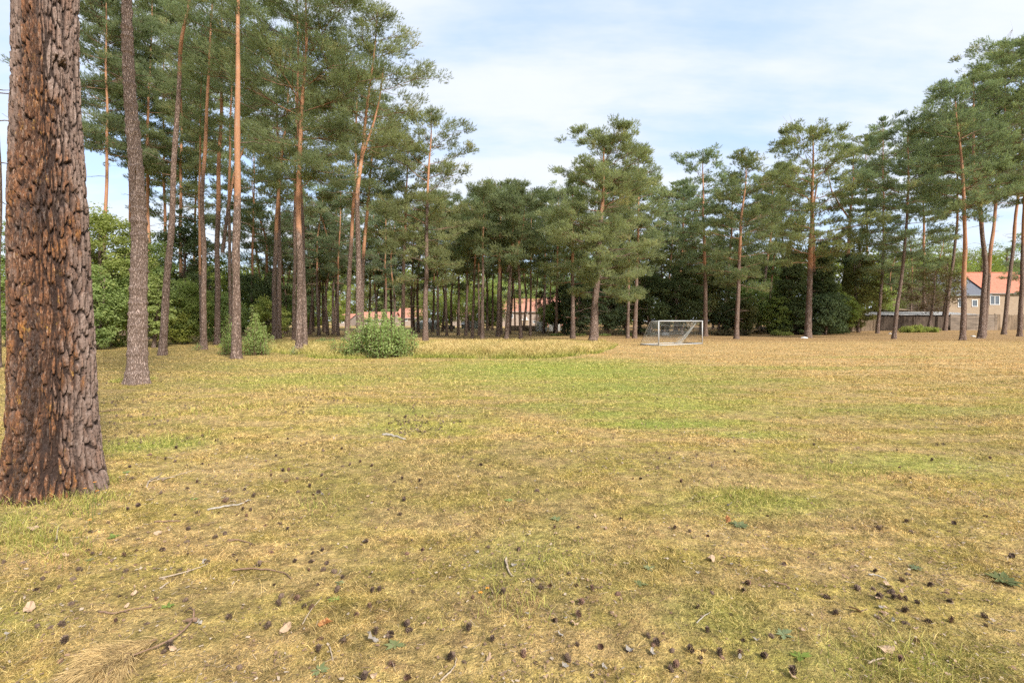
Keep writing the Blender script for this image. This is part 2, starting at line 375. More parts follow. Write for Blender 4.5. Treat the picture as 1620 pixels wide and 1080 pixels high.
def blades(P, L, W, lean, r, curve=.3):
    n_ = len(P); az = r.uniform(0, 2 * np.pi, n_); tilt = lean
    d = np.stack([np.cos(az) * np.sin(tilt), np.sin(az) * np.sin(tilt), np.cos(tilt)], 1)
    s = np.stack([-np.sin(az), np.cos(az), 0 * az], 1)
    aw = r.uniform(0, np.pi, n_); s = s * np.cos(aw)[:, None] + np.cross(d, s) * np.sin(aw)[:, None]
    out = np.stack([np.cos(az), np.sin(az), -.35 + 0 * az], 1)
    mid = P + d * (L * .55)[:, None]; tip = P + d * L[:, None] + out * (L * curve)[:, None]
    h = s * (W / 2)[:, None]
    V = np.stack([P - h, P + h, mid - h * .8, mid + h * .8, tip], 1).reshape(-1, 3)
    b = np.arange(n_) * 5
    return V, np.stack([b, b + 1, b + 3, b + 2], 1), np.stack([b + 2, b + 3, b + 4], 1)

def lawn():
    r = np.random.default_rng(3)
    n_ = 1150000
    Y = np.exp(r.uniform(np.log(1.5), np.log(44), n_)); X = r.uniform(-1, 1, n_) * (Y * 1.16 + 1.2)
    cl = fbm(X * 2.2, Y * 2.2, 5); cl2 = vnoise(X * 9, Y * 9, 8)
    keep = (r.uniform(size=n_) < .42 + 1.0 * sstep(.35, .62, cl) * (.5 + .8 * cl2)) & ~rough_mask(X, Y)
    keep &= ((X + 4.3) ** 2 + (Y - 4.5) ** 2) > .32 ** 2
    X, Y, cl = X[keep], Y[keep], cl[keep]; m = len(X)
    sc = np.clip(Y / 3.2, .75, 6)
    L = (.013 + .016 * r.random(m) ** 2 + .014 * sstep(.55, .7, cl)) * np.clip(.8 + sc * .2, 1, 1.7)
    long_ = r.random(m) < .03; L = np.where(long_, L * 2.4, L)
    W = (.0022 + .0015 * r.random(m)) * sc
    lean = r.uniform(.35, 1.35, m)
    V, Q, T = blades(np.stack([X, Y, gh(X, Y) - .003], 1), L, W, lean, r)
    v = np.repeat(r.random(m), 5)
    o = mk('lawn_grass', V, [Q, T], M_BLADE, attrs={'v': v})
    tag(o, 'short drought-dry lawn grass, straw and moss with greener patches', 'grass', kind='stuff')
    # taller tufts here and there on the lawn
    Ps = []
    spots = [(250, 700, .6, 500), (60, 860, .25, 220), (40, 850, .2, 160), (110, 800, .35, 260), (1320, 745, .5, 260), (860, 890, .35, 160), (1190, 790, .4, 260), (480, 605, 1.6, 400), (1430, 1060, .3, 240),
             (95, 880, .2, 120), (330, 650, 1.0, 300), (820, 960, .3, 120), (15, 830, .25, 160), (500, 800, .3, 90), (1560, 790, .4, 90), (160, 790, .18, 120), (0, 795, .2, 80), (130, 810, .12, 70)]
    for ang in np.linspace(0, 6.28, 16)[:-1]:
        for (tx, ty, tr) in ((-4.31, 4.5, .42), (-10.15, 12.9, .42)): Ps.append(np.stack([tx + tr * np.cos(ang) + r.normal(size=26) * .05, ty + tr * np.sin(ang) + r.normal(size=26) * .05], 1))
    for px, py, rad, k in spots:
        x, y, z = ground_at(px, py); p = np.stack([x + r.normal(size=k) * rad * .6, y + r.normal(size=k) * rad * .45], 1); Ps.append(p)
    P = np.vstack(Ps); m = len(P); P3 = np.column_stack([P, gh(P[:, 0], P[:, 1])])
    V, Q, T = blades(P3, r.uniform(.05, .13, m), .0035 * np.clip(P[:, 1] / 4, .8, 3), r.uniform(.05, .7, m), r)
    o = mk('lawn_grass_tufts', V, [Q, T], M_TALL, attrs={'v': np.repeat(r.random(m), 5), 'h': np.tile([0, 0, .2, .2, .55], m)})
    tag(o, 'taller greenish grass tufts standing out of the short lawn', 'grass', kind='stuff')
lawn()
def tall_grass():
    r = np.random.default_rng(4)
    n_ = 300000
    X = r.uniform(-19, 7.5, n_); Y = r.uniform(20, 40, n_)
    cl = fbm(X * .8, Y * .8, 15)
    front = Y - edge_y(X)
    p = .12 + .9 * sstep(.35, .6, cl)
    p = p * np.where(X < -4.5, .55, 1.0) * np.where(front > 7, .5, 1)
    k = rough_mask(X, Y) & (r.random(n_) < p) & (front > 0)
    X, Y, front, cl = X[k], Y[k], front[k], cl[k]; m = len(X)
    ht = (.20 + .30 * cl) * sstep(-.5, 1.4, front) * np.where(X < -4.5, .75, 1.15) * (1 - .45 * sstep(6, 12, front)) * (1 - .6 * sstep(2, 7, X))
    L = ht * r.uniform(.6, 1.5, m) + .04
    V, Q, T = blades(np.stack([X, Y, gh(X, Y) - .01], 1), L, .010 + .012 * r.random(m), r.uniform(.0, .5, m), r, .35)
    gr = 1 - np.exp(-(front / .6) ** 2) * .95                       # green fringe along the mowing edge
    gr = gr * np.where(X < -4.5, .8, 1)
    gr = gr * (.65 + .35 * sstep(.3, .5, fbm(X * 1.7, Y * 1.7, 44)))
    h = (np.array([.05, .05, .6, .6, 1.0])[None] * gr[:, None]).ravel()
    o = mk('tall_dry_grass', V, [Q, T], M_TALL, attrs={'v': np.repeat(r.random(m), 5), 'h': h})
    tag(o, 'unmown golden meadow grass with a green fringe along the mown lawn', 'grass', kind='stuff')
tall_grass()

# ------------------------------------------------------------------ trees
def smooth_path(P, m):
    P = np.asarray(P, float); z = P[:, 2]; t = np.linspace(z[0], z[-1], m)
    X = np.interp(t, z, P[:, 0]); Y = np.interp(t, z, P[:, 1])
    k = max(3, m // 8) | 1; ker = np.hanning(k + 2)[1:-1]; ker /= ker.sum()
    Xp = np.convolve(np.pad(X, k // 2, mode='reflect', reflect_type='odd'), ker, 'valid'); Yp = np.convolve(np.pad(Y, k // 2, mode='reflect', reflect_type='odd'), ker, 'valid')
    return np.stack([Xp, Yp, t], 1)
def tufts(cen, dr, r, K, L, W, spread=.8, nr=None):
    """needle tufts: K thin triangles per tuft"""
    n_ = len(cen)
    c = np.repeat(cen, K, 0); d = np.repeat(dr, K, 0); LL = np.repeat(L, K) * r.uniform(.6, 1.25, n_ * K)
    off = r.uniform(-.5, .6, n_ * K)[:, None] * d * LL[:, None]
    bd = unit(d + spread * r.normal(size=(n_ * K, 3)))
    s = unit(np.cross(bd, r.normal(size=(n_ * K, 3)) if nr is None else np.repeat(nr, K, 0) + .35 * r.normal(size=(n_ * K, 3)))) * (np.repeat(W, K) / 2)[:, None]
    b = c + off
    V = np.stack([b - s, b + s, b + bd * LL[:, None]], 1).reshape(-1, 3)
    T = np.arange(n_ * K * 3).reshape(-1, 3)
    return V, T
def trunk_radius(z, H, r0):
    t = np.clip(z / H, 0, 1)
    return r0 * ((1 - t) ** .75 * .93 + .07) * (1 + .32 * np.exp(-z / .35) + .10 * np.exp(-z / 1.6))
NEEDLES = {'g': M_NEEDLE, 'y': M_NEEDLE_Y, 'b': M_NEEDLE_B}
def pine(label, pts, w, cb, top, rpx, dens=1.0, kind='g', group='tall pines around the lawn', seed=None, orange=(5, 10), limbs=None, K=8, bark=None, fork=None,
         skew=0, rnd=3.0, sides=10, rings=46, flat=1.0, depth=None, name='pine_tree', stubs=9, bare_top=False, hang=0.0):
    """pts: photo pixels from the foot upwards. w trunk width px, cb crown bottom row, top row, rpx crown radius px."""
    seed = seed if seed is not None else int(pts[0][0] * 13 + pts[0][1]); r = np.random.default_rng(seed)
    X0, Y0, Z0 = ground_at(*pts[0]) if depth is None else ((pts[0][0] - CX) * depth / F, depth, gz((pts[0][0] - CX) * depth / F, depth))
    base = np.array([X0, Y0, Z0 - .03])
    top = HZ - (HZ - top) * (1 - .42 * rpx / F) + 5            # the near side of the crown stands closer than the stem
    root = empty(name, base); tag(root, label, 'tree', group)
    P = [base] + [at(x, y, Y0 + r.normal() * .012 * i * Y0 * .3) for i, (x, y) in enumerate(pts[1:], 1)]
    ptop = at(pts[-1][0] + skew, top, P[-1][1]) if pts[-1][1] > top + 4 else None
    if ptop is not None: P.append(ptop)
    P = np.array(P) - base
    for q in range(1, len(P)): P[q, 2] = max(P[q, 2], P[q - 1, 2] + .2)
    path = smooth_path(P, rings); H = path[-1, 2]
    path[:, 0] += .022 * np.sin(path[:, 2] * 1.1 + seed) * sstep(1, 5, path[:, 2]); path[:, 1] += .03 * np.sin(path[:, 2] * .8 + seed * 2) * sstep(1, 5, path[:, 2])
    zs = np.concatenate([[0, .06, .14, .26, .45, .8, 1.3], path[path[:, 2] > 1.6, 2]])
    cx = np.interp(zs, path[:, 2], path[:, 0]); cy = np.interp(zs, path[:, 2], path[:, 1])
    r0 = w * Y0 / F / 2 * .93 * math.cos(math.atan2(X0, Y0))
    g = Geo(); ob = sstep(orange[0], orange[1], zs)
    rad = trunk_radius(zs, H, r0) * (1 + .04 * r.normal(size=len(zs)))
    if w >= 9.5:
        zs2 = np.concatenate([np.linspace(0, min(H * .6, 11), 420), np.linspace(min(H * .6, 11), H, 50)[1:]]); sides = 44
        cx = np.interp(zs2, zs, cx); cy = np.interp(zs2, zs, cy); rad = np.interp(zs2, zs, rad); ob = np.interp(zs2, zs, ob)
        TH, ZZ = np.meshgrid(np.arange(sides) / sides, zs2); TW = np.minimum(TH, 1 - TH) * 2
        rg = np.abs(fbm(TW * 9 + .3 * fbm(ZZ * 3, TW, 9), ZZ * 1.9 + 3 * TW, seed % 50, 3) - .5) * 2
        disp = -.016 * (1 - sstep(.0, .25, rg)) + .008 * (fbm(TW * 22, ZZ * 9, 5, 2) - .5)
        if bark is M_BARK2:
            ph = ZZ * 2.6 + 1.6 * fbm(ZZ * 1.3, TW * 0, 4) + .5 * fbm(TW * 3, ZZ * 2, 6); saw = ph - np.floor(ph)
            disp = disp + .024 * (np.exp(-((saw - .85) / .10) ** 2) - .25 * (1 - saw)) * (.4 + .9 * fbm(ZZ * .9, TW * 4, 8))
        disp = disp + .022 * np.sin(TW * 2 * np.pi * 2 + 1) * np.exp(-ZZ / .3) + .05 * np.sin(TH * 2 * np.pi * 5 + seed) * np.exp(-ZZ / .16)
        rad = rad[:, None] * 1.0 + disp * (r0 / .25) * (1 - .7 * ob[:, None])
        zs = zs2
    g.tube(np.stack([cx, cy, zs], 1), rad, sides, True, ob)
    zb = HC + (HZ - cb) * Y0 / F - base[2]; Rc = rpx * Y0 / F
    CH = H - zb
    nl = limbs or int(np.clip(CH * 2.5, 14, 42))
    cen, prad, pdir, plen = [], [], [], []
    tw = Geo()
    gold = 2.39996
    for i in range(nl):
        t = (i + r.random()) / nl; z = zb + t * CH * .97
        p0 = np.array([np.interp(z, path[:, 2], path[:, 0]), np.interp(z, path[:, 2], path[:, 1]), z])
        tr = float(trunk_radius(np.array(z), H, r0))
        prof = max(.22, (1 - t ** rnd) ** .6 * (.60 + .40 * min(1, t / .3)))
        Lm = Rc * prof * r.uniform(.50, 1.12)
        az = i * gold + r.normal() * .35
        el = R(-8 + 62 * t ** 1.3) + r.normal() * .16
        d = np.array([math.cos(az), math.sin(az), 0])
        s_ = np.linspace(0, 1, 7)[:, None]; zrise = math.tan(np.clip(el, -.5, 1.05))
        up = (.9 * zrise * s_ + (.16 - hang) * s_ ** 2.2) * Lm * (.75 if t < .8 else 1)
        side = np.array([-d[1], d[0], 0]); wob = r.normal() * .16
        lp = p0 + d * Lm * s_ + np.array([0, 0, 1.]) * up + side * (wob * Lm * np.sin(s_ * 2.4)) + r.normal(size=(7, 3)) * .025 * Lm * s_
        lr = np.clip(tr * .34, .010, .06) * (.5 + .5 * prof)
        g.tube(lp, lr * (1 - .8 * s_[:, 0]), 5, False, .55 if z > orange[0] else .3)
        npad = 3 + int(Lm * 3.1 * flat)
        for j in range(npad):
            s = r.uniform(.38, 1.02) if j else 1.0
            q = np.array([np.interp(s, s_[:, 0], lp[:, a]) for a in range(3)])
            lat = r.normal() * .30 * Lm * (1.1 - .35 * s)
            pc = q + side * lat + d * abs(r.normal()) * .12 * Lm + np.array([0, 0, r.normal() * .20 + .10]); pc[2] = min(pc[2], H - .15)
            if abs(lat) > .25:
                s0 = max(.15, s - .22); q0 = np.array([np.interp(s0, s_[:, 0], lp[:, a]) for a in range(3)])
                mid = (q0 + pc) / 2 + np.array([0, 0, -.08])
                tw.tube([q0, mid, pc], [.018, .012, .006], 3, False)
            cen.append(pc); prad.append(r.uniform(.30, .58) * (.7 + .3 * min(1, Lm / 2))); pdir.append(unit(d + np.array([0, 0, .35]) + side * lat * .5 / max(Lm, .3)))
        if r.random() < .55 and t > .12:
            cen.append(p0 + d * r.uniform(.3, .7) * min(1.2, Lm) + np.array([0, 0, r.uniform(.0, .3)])); prad.append(r.uniform(.28, .42)); pdir.append(unit(d + [0, 0, .6]))
    # leader
    for j in range(8):
        z = H - r.uniform(0, 1.1); cen.append(np.array([path[-1, 0] + r.normal() * .25, path[-1, 1] + r.normal() * .25, z])); prad.append(.36); pdir.append(np.array([0, 0, 1.]))
    if fork:                                        # a second stem: pixel way-points at the same distance
        FP = np.array([at(x, y, Y0) - base for x, y in fork]); fz = np.linspace(FP[0, 2], FP[-1, 2], 16)
        fp = np.stack([np.interp(fz, FP[:, 2], FP[:, 0]), np.interp(fz, FP[:, 2], FP[:, 1]) + np.linspace(0, .6, 16), fz], 1)
        tr = float(trunk_radius(np.array(fz[0]), H, r0))
        g.tube(fp, np.linspace(tr * .8, tr * .25, 16), 8, False, sstep(orange[0], orange[1], fz))
    for _ in range(stubs):                          # dead snags below the crown
        z = r.uniform(.32, 1.0) * max(zb, 2); az = r.uniform(0, 2 * np.pi)
        p0 = np.array([np.interp(z, path[:, 2], path[:, 0]), np.interp(z, path[:, 2], path[:, 1]), z])
        Ls = r.uniform(.25, 1.5) * (.5 + z / max(zb, 2)); d = np.array([math.cos(az), math.sin(az), r.uniform(-.35, .25)])
        s_ = np.linspace(0, 1, 5)[:, None]
        lp = p0 + d * Ls * s_ + r.normal(size=(5, 3)) * .06 * Ls * s_
        g.tube(lp, np.linspace(.022, .006, 5), 4, False)
        if Ls > .9: g.tube([lp[2], lp[2] + np.array([d[1], -d[0], .2]) * .4 * Ls], [.009, .004], 3, False)
    g.build('trunk', bark or M_BARK, root, True, 'ob')
    cen = np.array(cen); prad = np.array(prad); pdir = np.array(pdir)
    far = np.clip(Y0 / 30, .7, 2.2)
    nt_ = np.maximum(7, (38 * dens * (prad / .45) ** 1.9 / far ** .9)).astype(int)
    idx = np.repeat(np.arange(len(cen)), nt_); m = len(idx)
    loc = randdir(m, r) * (r.random(m) ** .42)[:, None]; loc = loc * np.array([1.05, 1.05, .60]) * prad[idx][:, None]
    tc_ = cen[idx] + loc
    td = unit(pdir[idx] * .7 + unit(loc) * .7 + np.array([0, 0, .55]))
    L = (.13 + .04 * r.random(m)) * far ** .5; W = np.full(m, .024) * far ** 1.0
    nr = unit(unit(loc) * .9 + pdir[idx] * .15 + np.array([0, 0, .55]) + r.normal(size=(m, 3)) * .3)
    V, T = tufts(tc_, td, r, K, L, W, .62, nr)
    v = np.clip(r.normal(.5, .26, len(cen))[idx] * .75 + r.random(m) * .25, 0, 1)
    nv = len(V); tv = np.vstack(tw.V) if tw.V else np.zeros((0, 3)); tq = (np.vstack(tw.Q) if tw.Q else np.zeros((0, 4), int)) + nv
    mk('crown', np.vstack([V, tv]), [T, tq], [NEEDLES[kind], M_TWIG], root, {'v': np.concatenate([np.repeat(v, K * 3), np.full(len(tv), .5)])}, midx=np.concatenate([np.zeros(len(T)), np.ones(len(tq))]))
    return root

def broadleaf(label, px, py, top, rpx, mat, name='broadleaf_tree', cat='tree', seed=0, leaf=.14, nclump=90, per=55, ry=None, Y=None, low=0.0, group=None, cone=False, trunk=True, tr=.10, flatk=.55):
    r = np.random.default_rng(seed + int(px * 7 + top)); nclump = int(nclump * 1.5); leaf = leaf * 1.15
    if Y is None: X0, Y0, Z0 = ground_at(px, py)
    else: Y0 = Y; X0 = (px - CX) * Y / F; Z0 = gz(X0, Y0)
    H = HC + (HZ - top) * Y0 / F - Z0; Rc = rpx * Y0 / F
    root = empty(name, (X0, Y0, Z0)); tag(root, label, cat, group)
    g = Geo()
    zc = np.linspace(0, H * .85, 9)
    bend = r.normal(size=2) * .15 * Rc
    tp = np.stack([bend[0] * np.sin(zc / H * 2), bend[1] * np.sin(zc / H * 2.4), zc], 1)
    if trunk: g.tube(tp, np.linspace(tr * 1.3, tr * .25, 9) * max(1, H / 6), 8, False, 0)
    # clump centres: shell-biased in a lumpy ellipsoid
    u = randdir(nclump, r); rr = r.uniform(.45, 1.0, nclump) ** .6
    if cone:
        z = (r.random(nclump) ** 1.3); rad = (1 - z) ** .75 * rr
        a = r.uniform(0, 2 * np.pi, nclump); cen = np.stack([np.cos(a) * rad * Rc, np.sin(a) * rad * Rc, .2 + z * (H - .3)], 1)
    else:
        lump = .60 + .62 * vnoise(u[:, 0] * 2 + seed, u[:, 2] * 2 + u[:, 1] * 2, seed)
        cen = u * (rr * lump)[:, None] * np.array([Rc, Rc if ry is None else ry, H * (1 - low) / 2 * .98]) + np.array([0, 0, low * H + H * (1 - low) / 2])
    cen[:, 2] = np.clip(cen[:, 2], .15, H - .1)
    cr = r.uniform(.16, .40, nclump) * min(Rc, H * .6) * .75
    for k in range(0, nclump, 4):
        zt = np.clip(cen[k, 2] - .35 * Rc, .1, H * .8); q = np.array([np.interp(zt, tp[:, 2], tp[:, 0]), np.interp(zt, tp[:, 2], tp[:, 1]), zt])
        m_ = (q + cen[k]) / 2 + np.array([0, 0, -.1]) + r.normal(size=3) * .05 * Rc
        g.tube([q, m_, cen[k]], [.028 * max(1, H / 7), .018, .007], 4, False, 0)
    g.build('trunk' if trunk else 'stems', M_BARK, root, True, 'ob')
    idx = np.repeat(np.arange(nclump), per); m = len(idx)
    dd = randdir(m, r) * (r.random(m) ** .45)[:, None]
    P = cen[idx] + dd * cr[idx][:, None] * np.array([1.15, 1.15, flatk * 1.3])
    P[:, 2] = np.maximum(P[:, 2], .04)
    nrm = unit(dd * .8 + np.array([0, 0, .7]) + r.normal(size=(m, 3)) * .55)
    t1 = unit(np.cross(nrm, r.normal(size=(m, 3)))); t2 = np.cross(nrm, t1)
    s = leaf * r.uniform(.6, 1.3, m)[:, None]
    V = np.stack([P - t1 * s * .5, P + t2 * s * .28 - nrm * s * .06, P + t1 * s * .5, P - t2 * s * .28 - nrm * s * .06], 1).reshape(-1, 3)
    Q = np.arange(m * 4).reshape(-1, 4)
    v = np.clip(r.normal(.5, .22, nclump)[idx] * .6 + r.random(m) * .4, 0, 1)
    mk('crown' if trunk else 'foliage', V, Q, mat, root, {'v': np.repeat(v, 4)})
    return root

# ------------------------------------------------------------------ the big stained pine beside the camera
def big_pine():
    r = np.random.default_rng(5)
    X0, Y0 = -4.31, 4.5; Z0 = gz(X0, Y0) - .05
    root = empty('pine_tree', (X0, Y0, Z0)); tag(root, 'huge old pine trunk with orange and black resin-stained bark beside the camera', 'tree', 'tall pines around the lawn')
    def axis(z): return (84.5 - 14 * sstep(1.0, 5.2, z) - CX) * Y0 / F - X0
    na, nz = 420, 1000
    th = np.linspace(0, 2 * np.pi, na, endpoint=False)
    z = np.linspace(0, 5.6, nz)
    TH, ZZ = np.meshgrid(th, z)
    rad = .286 - .005 * ZZ - .042 * sstep(2.2, 4.2, ZZ) + .10 * np.exp(-ZZ / .36) + .03 * np.exp(-ZZ / 1.2)
    rad = rad + .016 * np.sin(TH * 2 + 1) + .012 * np.sin(TH * 3 + ZZ) + .045 * np.exp(-ZZ / .22) * np.sin(TH * 5 + 1.2) * .8
    # bark plates: warped, stretched worley cells
    def worley(u, v, per, s):
        u = u + .9 * (fbm(u * .7, v * .7, 31 + s) - .5) + .35 * (fbm(u * 3.1, v * 2.3, 12 + s) - .5); v = v + 1.6 * (fbm(u * .9, v * .5, 61 + s) - .5) + .5 * (fbm(u * 3, v * 2.5, 71 + s) - .5)
        iu, iv = np.floor(u), np.floor(v); d1 = np.full(u.shape, 9.); d2 = np.full(u.shape, 9.); cid = np.zeros(u.shape)
        for a in (-1, 0, 1):
            for b in (-1, 0, 1):
                cu, cv = iu + a, iv + b; cw = np.mod(cu, per)
                px_ = cu + .15 + .7 * hash2(cw, cv, s); pv = cv + .15 + .7 * hash2(cw, cv, s + 9)
                d = np.hypot(u - px_, v - pv); hh = hash2(cw, cv, s + 5)
                n1 = d < d1; d2 = np.where(n1, d1, np.minimum(d2, d)); cid = np.where(n1, hh, cid); d1 = np.where(n1, d, d1)
        return d2 - d1, cid
    per = 42
    U = TH / (2 * np.pi) * per
    e1, c1 = worley(U, ZZ * 4.6, per, 1)
    e2, c2 = worley(U * 2, ZZ * 13, per * 2, 3)
    crack = 1 - sstep(.04, .34, e1)
    fcrack = 1 - sstep(.0, .22, e2)
    deep = .62 + .38 * sstep(.35, .6, fbm(U * .35, ZZ * 1.3, 77))
    fur = 1 - sstep(.0, .16, np.abs(fbm(U * .62 + .5 * fbm(ZZ * 2, U * .2, 14), ZZ * .9, 23, 3) - .5) * 2)
    fur = fur * sstep(0, 2, U) * sstep(per, per - 2, U)
    crack = np.maximum(crack, fur)
    amp = .045 * (1 - .25 * sstep(2, 4, ZZ))
    rad = rad - amp * crack * deep - .007 * fcrack + .010 * (c1 - .5) + .004 * (c2 - .5) + .006 * (fbm(U * 3, ZZ * 30, 99, 3) - .5)
    knot = np.exp(-((TH - 5.85) ** 2 / .04 + (ZZ - 4.05) ** 2 / .004)); rad = rad + .06 * knot * (.5 + vnoise(U * 6, ZZ * 60, 3))
    V = np.stack([np.cos(TH) * rad + axis(ZZ), np.sin(TH) * rad, ZZ], -1).reshape(-1, 3)
    i, j = np.meshgrid(np.arange(nz - 1), np.arange(na), indexing='ij'); j2 = (j + 1) % na
    Q = np.stack([i * na + j, i * na + j2, (i + 1) * na + j2, (i + 1) * na + j], -1).reshape(-1, 4)
    # resin stain: a wound running up the side that faces the lawn
    dth = TH - 5.05 + .12 * np.sin(ZZ * 1.7)
    wdt = .40 + .95 * sstep(4.6, 2.4, ZZ) - .2 * sstep(.9, .0, ZZ)
    stain = np.exp(-(np.abs(dth) / wdt) ** 3.0) * .72 + .55 * (fbm(U * .45, ZZ * 1.1, 55) - .5)
    stain = stain + .30 * np.exp(-((dth + .05) / .30) ** 2) * sstep(3.6, 2.4, ZZ) * sstep(.2, 1.0, ZZ)
    mk('trunk', V, Q, M_BIG, root, {'crack': (crack * deep + fcrack * .32).ravel().clip(0, 1), 'cell': (c1 * .6 + c2 * .4).ravel(), 'stain': stain.ravel()}, True)
    g = Geo(); zz = np.linspace(5.55, 19, 30)
    g.tube(np.stack([np.full(30, axis(5.5)) + .02 * (zz - 5.5), 0 * zz, zz], 1), np.linspace(.25, .05, 30), 14, True, sstep(6, 11, zz))
    tw = Geo(); cen = []
    for k in range(26):
        zq = 11 + 8 * (k + .5) / 26; az = k * 2.4; L = 3.6 * (1 - (k / 26)) ** .5 * r.uniform(.7, 1.1); d = np.array([math.cos(az), math.sin(az), .25])
        s = np.linspace(0, 1, 5)[:, None]; lp = np.array([axis(5.5) + .02 * (zq - 5.5), 0, zq]) + d * L * s
        g.tube(lp, np.linspace(.07, .015, 5), 5, False, 1.0)
        for q in range(5): cen.append(lp[0] + (lp[-1] - lp[0]) * r.uniform(.4, 1) + r.normal(size=3) * np.array([.5, .5, .2]))
    g.build('upper_trunk', M_BARK, root, True, 'ob')
    cen = np.array(cen); idx = np.repeat(np.arange(len(cen)), 60); P = cen[idx] + r.normal(size=(len(idx), 3)) * np.array([.4, .4, .18])
    V, T = tufts(P, unit(r.normal(size=(len(idx), 3)) + [0, 0, .8]), r, 7, np.full(len(idx), .15), np.full(len(idx), .018))
    mk('crown', V, T, M_NEEDLE, root, {'v': np.repeat(r.random(len(idx)), 21)})
big_pine()

# ------------------------------------------------------------------ pines (photo pixels give each tree its foot, lean and height at its own distance)
G1 = 'tall pines around the lawn'
pine('thin grey pine trunk half hidden behind the huge stained pine', [(-6, 582), (-4, 300), (-9, 0)], 17, -120, -420, 150, .7, orange=(6, 12), sides=16)
T2 = pine('grey pine with ring-ridged bark, flared foot, nearest after the huge stained one', [(217, 606), (218, 520), (220, 400), (212, 200), (198, 0), (196, -200)], 36, -90, -430, 210, .8, orange=(9, 14), bark=M_BARK2, sides=28, rings=130, stubs=5)
pine('grey pine leaning away with an elbow bend high on its slim trunk', [(257, 562), (262, 480), (268, 400), (277, 240), (285, 100), (285, 55), (297, 25), (300, 0), (302, -60)], 14.5, -20, -230, 120, .8, orange=(11, 17), sides=14, rings=70, stubs=6)
pine('slim upright pine with ivy sprig at its foot, between bent pine and shrub', [(323, 553), (322, 400), (320, 300), (326, 200), (333, 60), (336, 0)], 10, 110, -120, 95, .9, 'b', orange=(8, 13), limbs=26)
pine('orange pine stem close behind the slim upright pine', [(319, 546), (317, 440), (315, 300), (318, 160)], 6.5, 240, 60, 62, .8, 'g', orange=(3, 7))
pine('pine behind the pale sapling clump with an orange side limb', [(344, 545), (344, 400), (345, 300), (350, 180), (351, 60)], 11, 150, -60, 80, .9, 'g', orange=(7, 12), fork=[(352, 400), (358, 330), (366, 270), (385, 215), (400, 190)])
pine('straight pine with clear orange upper trunk rising from the sapling clump', [(374, 567), (374, 480), (375, 300), (376, 150), (377, 0), (378, -80)], 16, -10, -230, 150, .9, 'g', orange=(5, 9), sides=18, stubs=14)
pine('brownish pine stem just behind the straight orange-topped pine', [(365, 545), (364, 440), (362, 300), (366, 160)], 7.5, 230, 30, 60, .9, 'g', orange=(8, 12))
pine('distant orange pine seen behind the ring-barked trunk', [(237, 536), (236, 400), (233, 300), (234, 170), (240, 60)], 9, 290, -60, 92, 1.2, 'g', orange=(4, 9), limbs=34, flat=1.7)
pine('dense pine crown standing behind the green thicket', [(160, 540), (165, 380), (170, 250), (168, 100)], 9, 250, -90, 85, 1.2, 'b', orange=(6, 10), limbs=34, flat=1.7, seed=12)
pine('pine crown high above the thicket beside the bent pine', [(290, 536), (285, 380), (287, 200)], 8, 330, 10, 74, 1.1, 'y', orange=(4, 8), limbs=28, seed=18)
pine('full pine crown just past the ring-barked trunk, orange stem', [(207, 534), (208, 400), (205, 300), (208, 150)], 7, 265, -110, 88, 1.2, 'g', orange=(5, 10), limbs=36, seed=61, flat=1.4)
pine('leafy-crowned pine behind the elbow-bent pine', [(262, 533), (262, 400), (259, 250)], 7, 300, -40, 84, 1.2, 'y', orange=(6, 11), limbs=36, seed=62, flat=1.4)
pine('broad low pine crown behind the slim upright pine', [(306, 530), (307, 420), (310, 300)], 6, 390, 60, 78, 1.1, 'g', orange=(5, 10), limbs=34, seed=63, flat=1.3)
pine('grey leaning pine stem with brown twin beside it', [(434, 541), (434, 440), (438, 340), (445, 250), (452, 200), (458, 120)], 9, 235, 30, 68, 1.0, 'g', orange=(6, 11))
pine('dark reddish pine stem touching the grey leaning stem', [(441, 538), (442, 430), (441, 300), (438, 180)], 9, 260, 40, 70, 1.0, 'g', orange=(8, 14))
pine('slender far pine between straight orange pine and grey leaning pine', [(398, 532), (399, 420), (402, 300)], 5, 400, 170, 66, 1.1, 'g', orange=(4, 8))
pine('bright orange forked pine with white-leaved sprig at its foot', [(473, 558), (474, 480), (474, 380), (472, 300), (473, 240), (480, 150), (484, 90)], 12, 300, -130, 125, 1.25, 'g', orange=(4.5, 8), sides=16, fork=[(473, 225), (470, 190), (478, 120), (470, 40)], limbs=42, seed=3)
pine('pine leaning against the bright orange forked pine', [(483, 551), (481, 450), (479, 380), (476, 300), (471, 180)], 8.5, 170, -60, 85, 1.0, 'g', orange=(7, 11))
pine('narrow dark pine stem behind the bright orange forked pine', [(465, 541), (466, 420), (467, 300), (468, 180)], 7, 330, 90, 72, 1.1, 'y', orange=(9, 13))
pine('dark brown curved pine stem beside the round green bush', [(549, 540), (551, 470), (555, 390), (561, 300), (564, 200)], 9, 330, 90, 80, 1.15, 'g', orange=(6, 11))
pine('pale pinkish pine leaning out of the round green bush', [(568, 556), (568, 480), (566, 400), (566, 300), (577, 200), (590, 100), (597, 30)], 11, 235, -12, 92, 1.0, 'y', orange=(6, 11), sides=14, fork=[(572, 250), (590, 190), (598, 150), (603, 90)], limbs=30, seed=21)
pine('pine stem crossing behind the pale pinkish pine', [(572, 540), (573, 440), (580, 340), (586, 280), (592, 200)], 8, 330, 130, 70, 1.0, 'g', orange=(5, 9))
pine('dark straight pine above the round green bush', [(637, 538), (638, 460), (640, 380), (643, 300), (645, 260)], 7.5, 400, 205, 72, 1.0, 'y', orange=(7, 11))
pine('pine with wide sunlit crown standing in golden grass past the bush', [(673, 541), (673, 480), (675, 400), (676, 300), (682, 220)], 9, 450, 158, 80, 1.0, 'y', orange=(9, 13), limbs=34, seed=8, sides=12)
